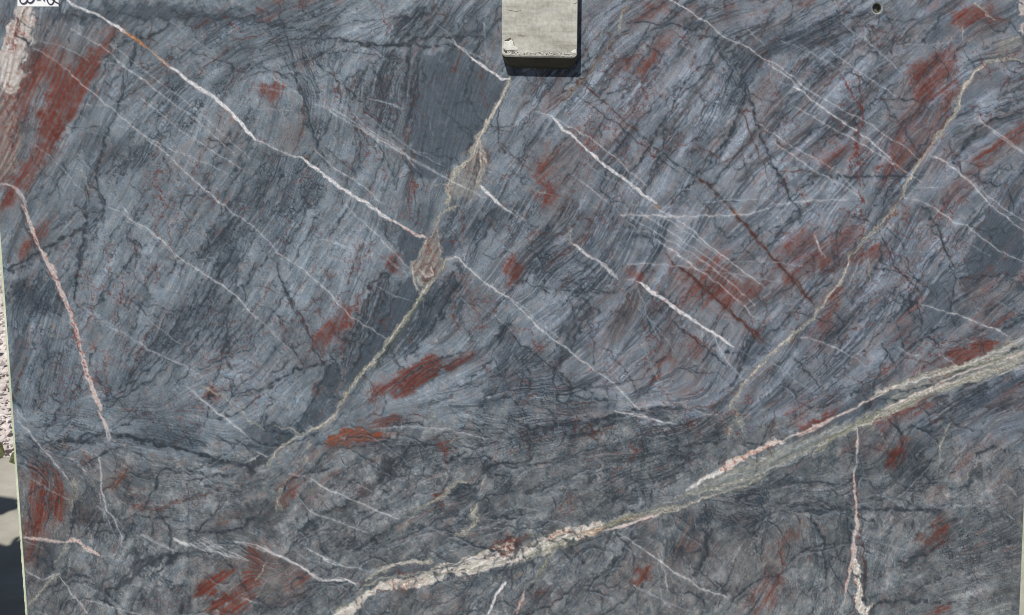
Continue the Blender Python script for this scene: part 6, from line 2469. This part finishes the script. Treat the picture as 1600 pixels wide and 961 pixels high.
def outline(x0, x1, yb, rad, ytop, n=8, jig=0, skew=0):
    pts = [(x0 + 1.0, ytop), (x0, yb - rad)]
    for i in range(1, n): a = math.pi / 2 * i / n; pts.append((x0 + rad - rad * math.cos(a), yb - rad + rad * math.sin(a)))
    pts.append((x0 + rad, yb)); pts.append(((x0 + x1) / 2 - 20, yb + skew * .4)); pts.append(((x0 + x1) / 2 + 20, yb + skew * .6)); pts.append((x1 - rad, yb + skew))
    for i in range(1, n): a = math.pi / 2 * i / n; pts.append((x1 - rad + rad * math.sin(a), yb + skew - rad + rad * math.cos(a)))
    pts.append((x1, yb + skew - rad)); pts.append((x1 + 3.5, ytop))
    return pts
def front(o):   # shrink the photographed front outline so that it is right once raised TP off the slab
    foot = (800, 292); k_ = 1 - TP / (DIST / math.cos(PITCH - LEAN)) * 1.0
    return [((x - foot[0]) * k_ + foot[0], (y - foot[1]) * k_ + foot[1]) for x, y in o]
YT = -170
F0 = front(outline(784.5, 901, 86, 5, YT, skew=3)); Fr = front(outline(784, 901.6, 88.5, 7, YT, skew=2.5)); B0 = outline(785, 902, 106, 21, YT, skew=2)
def ring(bm, o, h): return [bm.verts.new(on_slab(x, y, h)) for x, y in o]
bm = bmesh.new(); A = ring(bm, F0, TP); bm.faces.new(A)
Bm = ring(bm, Fr, TP - .0025)
for i in range(len(A)): j = (i + 1) % len(A); bm.faces.new((A[i], A[j], Bm[j], Bm[i]))
for v in bm.verts: pass
place(from_bm('jaw_plate', bm, m_pad), clamp)
bm = bmesh.new(); R_ = []
for k_ in range(7):
    u = k_ / 6; s_ = math.sin(u * math.pi / 2); h = (TP - .0025) * (1 - u) + .0008 * u
    R_.append(ring(bm, [(a[0] * (1 - s_) + b[0] * s_, a[1] * (1 - s_) + b[1] * s_) for a, b in zip(Fr, B0)], h - .0002))
for a, b in zip(R_, R_[1:]):
    for i in range(len(a)): j = (i + 1) % len(a); bm.faces.new((a[i], a[j], b[j], b[i]))
place(from_bm('jaw_lip', bm, m_lip, smooth=True), clamp)
# chipped corner: a raised ragged flake with a dark undercut
def flake(name, pts, h0, h1, mt):
    bm = bmesh.new(); pts = front(pts); a = ring(bm, pts, h0); cx_ = sum(p[0] for p in pts) / len(pts); cy_ = sum(p[1] for p in pts) / len(pts)
    b = ring(bm, [(cx_ + (x - cx_) * .8, cy_ + (y - cy_) * .8) for x, y in pts], h1); c = bm.verts.new(on_slab(cx_, cy_, h1 + .0006)); n = len(a)
    for i in range(n): j = (i + 1) % n; bm.faces.new((a[i], a[j], b[j], b[i])); bm.faces.new((b[i], b[j], c))
    return place(from_bm(name, bm, mt), clamp)
z = lambda s: [(760 + float(q.split(',')[0]) / 6.87, float(q.split(',')[1]) / 6.87) for q in s.split()]
flake('chip_rim', z('178,470 190,430 225,410 255,398 282,418 300,450 308,492 345,520 335,558 250,560 200,580 176,545'), TP - .0005, TP + .0006, m_dark)
flake('paint_chip', z('184,475 195,440 235,440 268,418 290,445 300,490 328,510 350,530 335,552 280,548 235,550 200,545 184,520'), TP, TP + .0022, m_chip)
flake('paint_chip', z('905,560 935,535 965,530 968,580 940,580 915,575'), TP, TP + .0018, m_chip)
rng2 = random.Random(8)
bm = bmesh.new(); bm2 = bmesh.new()
for i in range(110):                                        # crumbs of weld and paint along the lower edge
    x = 200 + i * 7.0 + rng2.uniform(-4, 4); yb = 566 + (x - 200) * .035 + rng2.uniform(-16, 12); sx, sy = rng2.uniform(5, 17), rng2.uniform(4, 10)
    pts = front([(760 + (x + sx * math.cos(a) * rng2.uniform(.6, 1.2)) / 6.87, (yb + sy * math.sin(a) * rng2.uniform(.6, 1.2)) / 6.87) for a in [k_ * 6.283 / 6 for k_ in range(6)]])
    B_ = bm if rng2.random() < .62 else bm2; hh_ = rng2.uniform(.001, .0032) if B_ is bm else rng2.uniform(.0004, .0010)
    a = ring(B_, pts, TP - .0002); xm_ = sum(p[0] for p in pts) / 6; ym_ = sum(p[1] for p in pts) / 6; c = B_.verts.new(on_slab(xm_, ym_, TP + hh_))
    for k_ in range(6): B_.faces.new((a[k_], a[(k_ + 1) % 6], c))
place(from_bm('edge_crumbs', bm, m_chip), clamp); place(from_bm('edge_grime', bm2, m_dark), clamp)
for s_ in ('215,102 260,112 320,121 372,112 376,116 318,126 258,118', '940,36 975,28 996,32 975,33 945,41', '336,374 380,384 420,386 380,389'):
    bm = bmesh.new(); pts = front(z(s_)); bm.faces.new(ring(bm, pts, TP + .0003)); place(from_bm('scratch', bm, m_dark), clamp)
# back jaw and lifting arm above the slab, out of the frame
bm = bmesh.new(); 
q8 = [on_slab(x, y, h) for h in (TP - .004, -TH - .09) for x, y in ((800, -150), (890, -150), (890, -125), (800, -125))]
vs = [bm.verts.new(x) for x in q8]
for f in ((0, 1, 2, 3), (7, 6, 5, 4), (0, 4, 5, 1), (1, 5, 6, 2), (2, 6, 7, 3), (3, 7, 4, 0)): bm.faces.new([vs[i] for i in f])
place(from_bm('bridge_bar', bm, m_steel), clamp)
bm = bmesh.new(); q8 = [on_slab(x, y, h) for h in (-TH - .002, -TH - .05) for x, y in ((784, -120), (902, -120), (902, 95), (784, 95))]
vs = [bm.verts.new(x) for x in q8]
for f in ((0, 1, 2, 3), (7, 6, 5, 4), (0, 4, 5, 1), (1, 5, 6, 2), (2, 6, 7, 3), (3, 7, 4, 0)): bm.faces.new([vs[i] for i in f])
place(from_bm('back_jaw', bm, m_steel), clamp)

# ------------------------------------------------------------------ paper label
lab_o = bpy.data.objects.new('paper_label', None); COL.objects.link(lab_o); lab_o.location = on_slab(60, -5)
tag(lab_o, "white paper label with dark handwriting stuck on slab's top left corner", 'label')
m_pap = mat('white_paper', (232, 234, 236), (246, 247, 248), 10, .8, .1)
m_ink = mat('dark_ink', (34, 28, 56), (56, 50, 84), 40, .6, .1)
bm = bmesh.new(); G = []
for j in range(9):
    y = -30 + 40 * j / 8; row = []
    for i in range(13):
        x = 27.5 + 64.5 * i / 12; curl = .0006 + .0012 * (i / 12) ** 3 * (j / 8) + .0002 * math.sin(i * 1.3 + j)
        row.append(bm.verts.new(on_slab(x, y + (i / 12) * .3, curl)))
    G.append(row)
for j in range(8):
    for i in range(12): bm.faces.new((G[j][i], G[j][i + 1], G[j + 1][i + 1], G[j + 1][i]))
place(from_bm('paper', bm, m_pap, smooth=True), lab_o)
def pen(bm, s, w=6.0):
    P = smooth_line(np.array([[float(v) / 9.61 for v in q_.split(',')] for q_ in s.split()]), 6)
    L_ = []; 
    for i, pt in enumerate(P):
        tn = P[min(i + 1, len(P) - 1)] - P[max(i - 1, 0)]; tn = tn / (np.hypot(*tn) + 1e-6); nn = np.array([-tn[1], tn[0]]) * (w / 2 / 3)
        L_.append([bm.verts.new(on_slab(*(pt + nn), .0028)), bm.verts.new(on_slab(*(pt - nn), .0028))])
    for a, b in zip(L_, L_[1:]): bm.faces.new((a[0], a[1], b[1], b[0]))
bm = bmesh.new()
pen(bm, '385,-150 330,-90 305,-20 312,30 345,55 385,45 412,10 405,-40 370,-60 325,-30')
pen(bm, '480,-150 430,-90 410,-20 425,25 455,45 490,30 515,-10 505,-60 460,-60 425,-20')
pen(bm, '555,-2 615,-6'); pen(bm, '640,-80 668,-120 668,-60 665,18')
pen(bm, '800,-120 745,-110 712,-50 715,10 745,60 785,65 815,20 825,-50 805,-115'); pen(bm, '770,-20 810,10 850,38 895,62')
place(from_bm('handwriting', bm, m_ink), lab_o)

# ------------------------------------------------------------------ things beside the slab
m_wood = mat('grey_timber', (120, 108, 92), (160, 148, 128), 12, .85, .6, 8, (1, .1, 1))
zb = on_slab(800, PY1, 0); 
for x in (-.95, .95):
    bm = bmesh.new(); box_bm(bm, x - .06, x + .06, zb.y - .25, zb.y + .45, PADZ + .002, on_slab(800, PY1, -TH).z - .001)
    o = from_bm('timber_bearer', bm, m_wood); tag(o, 'grey timber bearer under the slab near its %s end' % ('left' if x < 0 else 'right'), 'timber')
# added unseen panel left of the frame, outline projected back from its ragged shadow
YC = -.4
def to_caster(px, py):
    g_ = on_ground(px, py, PADZ); tt_ = (g_.y - YC) / SUN_D.y; return g_ - SUN_D * tt_
sh = [(60, 962), (60, 846), (31, 848), (20, 853), (30, 843), (18, 846), (10, 859), (2, 858), (-30, 846), (-60, 830), (-60, 812), (-20, 806), (4, 805), (14, 799), (27, 796), (27, 792), (17, 789), (27, 786), (14, 783), (0, 781), (-40, 776), (-110, 770), (-190, 800)]
tc_ = [to_caster(*q_) for q_ in sh]
tc_.append(Vector((tc_[-1].x - .1, YC, PADZ + .001))); tc_.append(Vector((tc_[0].x - .05, YC, PADZ + .001)))
bm = bmesh.new(); a = [bm.verts.new(v) for v in tc_]; b = [bm.verts.new(v + Vector((0, .03, 0))) for v in tc_]
from mathutils.geometry import tessellate_polygon
for i, j, k_ in tessellate_polygon([[Vector((v.x, v.z, 0)) for v in tc_]]): bm.faces.new((a[i], a[j], a[k_])); bm.faces.new((b[i], b[k_], b[j]))
for i in range(len(a)): j = (i + 1) % len(a); bm.faces.new((a[i], a[j], b[j], b[i]))
tag(from_bm('shadow_caster', bm, m_back), 'unseen upright panel added left of the veined slab, cut to throw a ragged shadow', 'shadow caster')
tc_ = None
# small dark leafy scraps lying on the apron's far edge
m_leaf = mat('dry_leaf', (58, 50, 34), (104, 112, 70), 60, .8, .3)
def scrap(pts, hs, lbl):
    bm = bmesh.new(); a = [bm.verts.new(on_ground(x, y, PADZ) + Vector((0, 0, h))) for (x, y), h in zip(pts, hs)]
    cx_ = sum((v.co for v in a), Vector()) / len(a); c = bm.verts.new(cx_ + Vector((0, 0, .03)))
    for i in range(len(a)): bm.faces.new((a[i], a[(i + 1) % len(a)], c))
    d = bm.verts.new(Vector((cx_.x, cx_.y, PADZ + .002)))
    for i in range(len(a)): bm.faces.new((a[(i + 1) % len(a)], a[i], d))
    tag(from_bm('stone_chip', bm, m_leaf), lbl, 'stone chip')
scrap([(-14, 716), (-10, 704), (-2, 700), (6, 706), (9, 713), (0, 717)], [.0, .03, .05, .04, .01, .0], 'dark greenish stone chip at the far edge of the concrete, touching the photo\'s left border')
scrap([(14, 722), (20, 717), (34, 715), (36, 724), (26, 727)], [.0, .03, .05, .02, .0], 'small dark stone chip on the concrete beside the pale left edge of the slab')
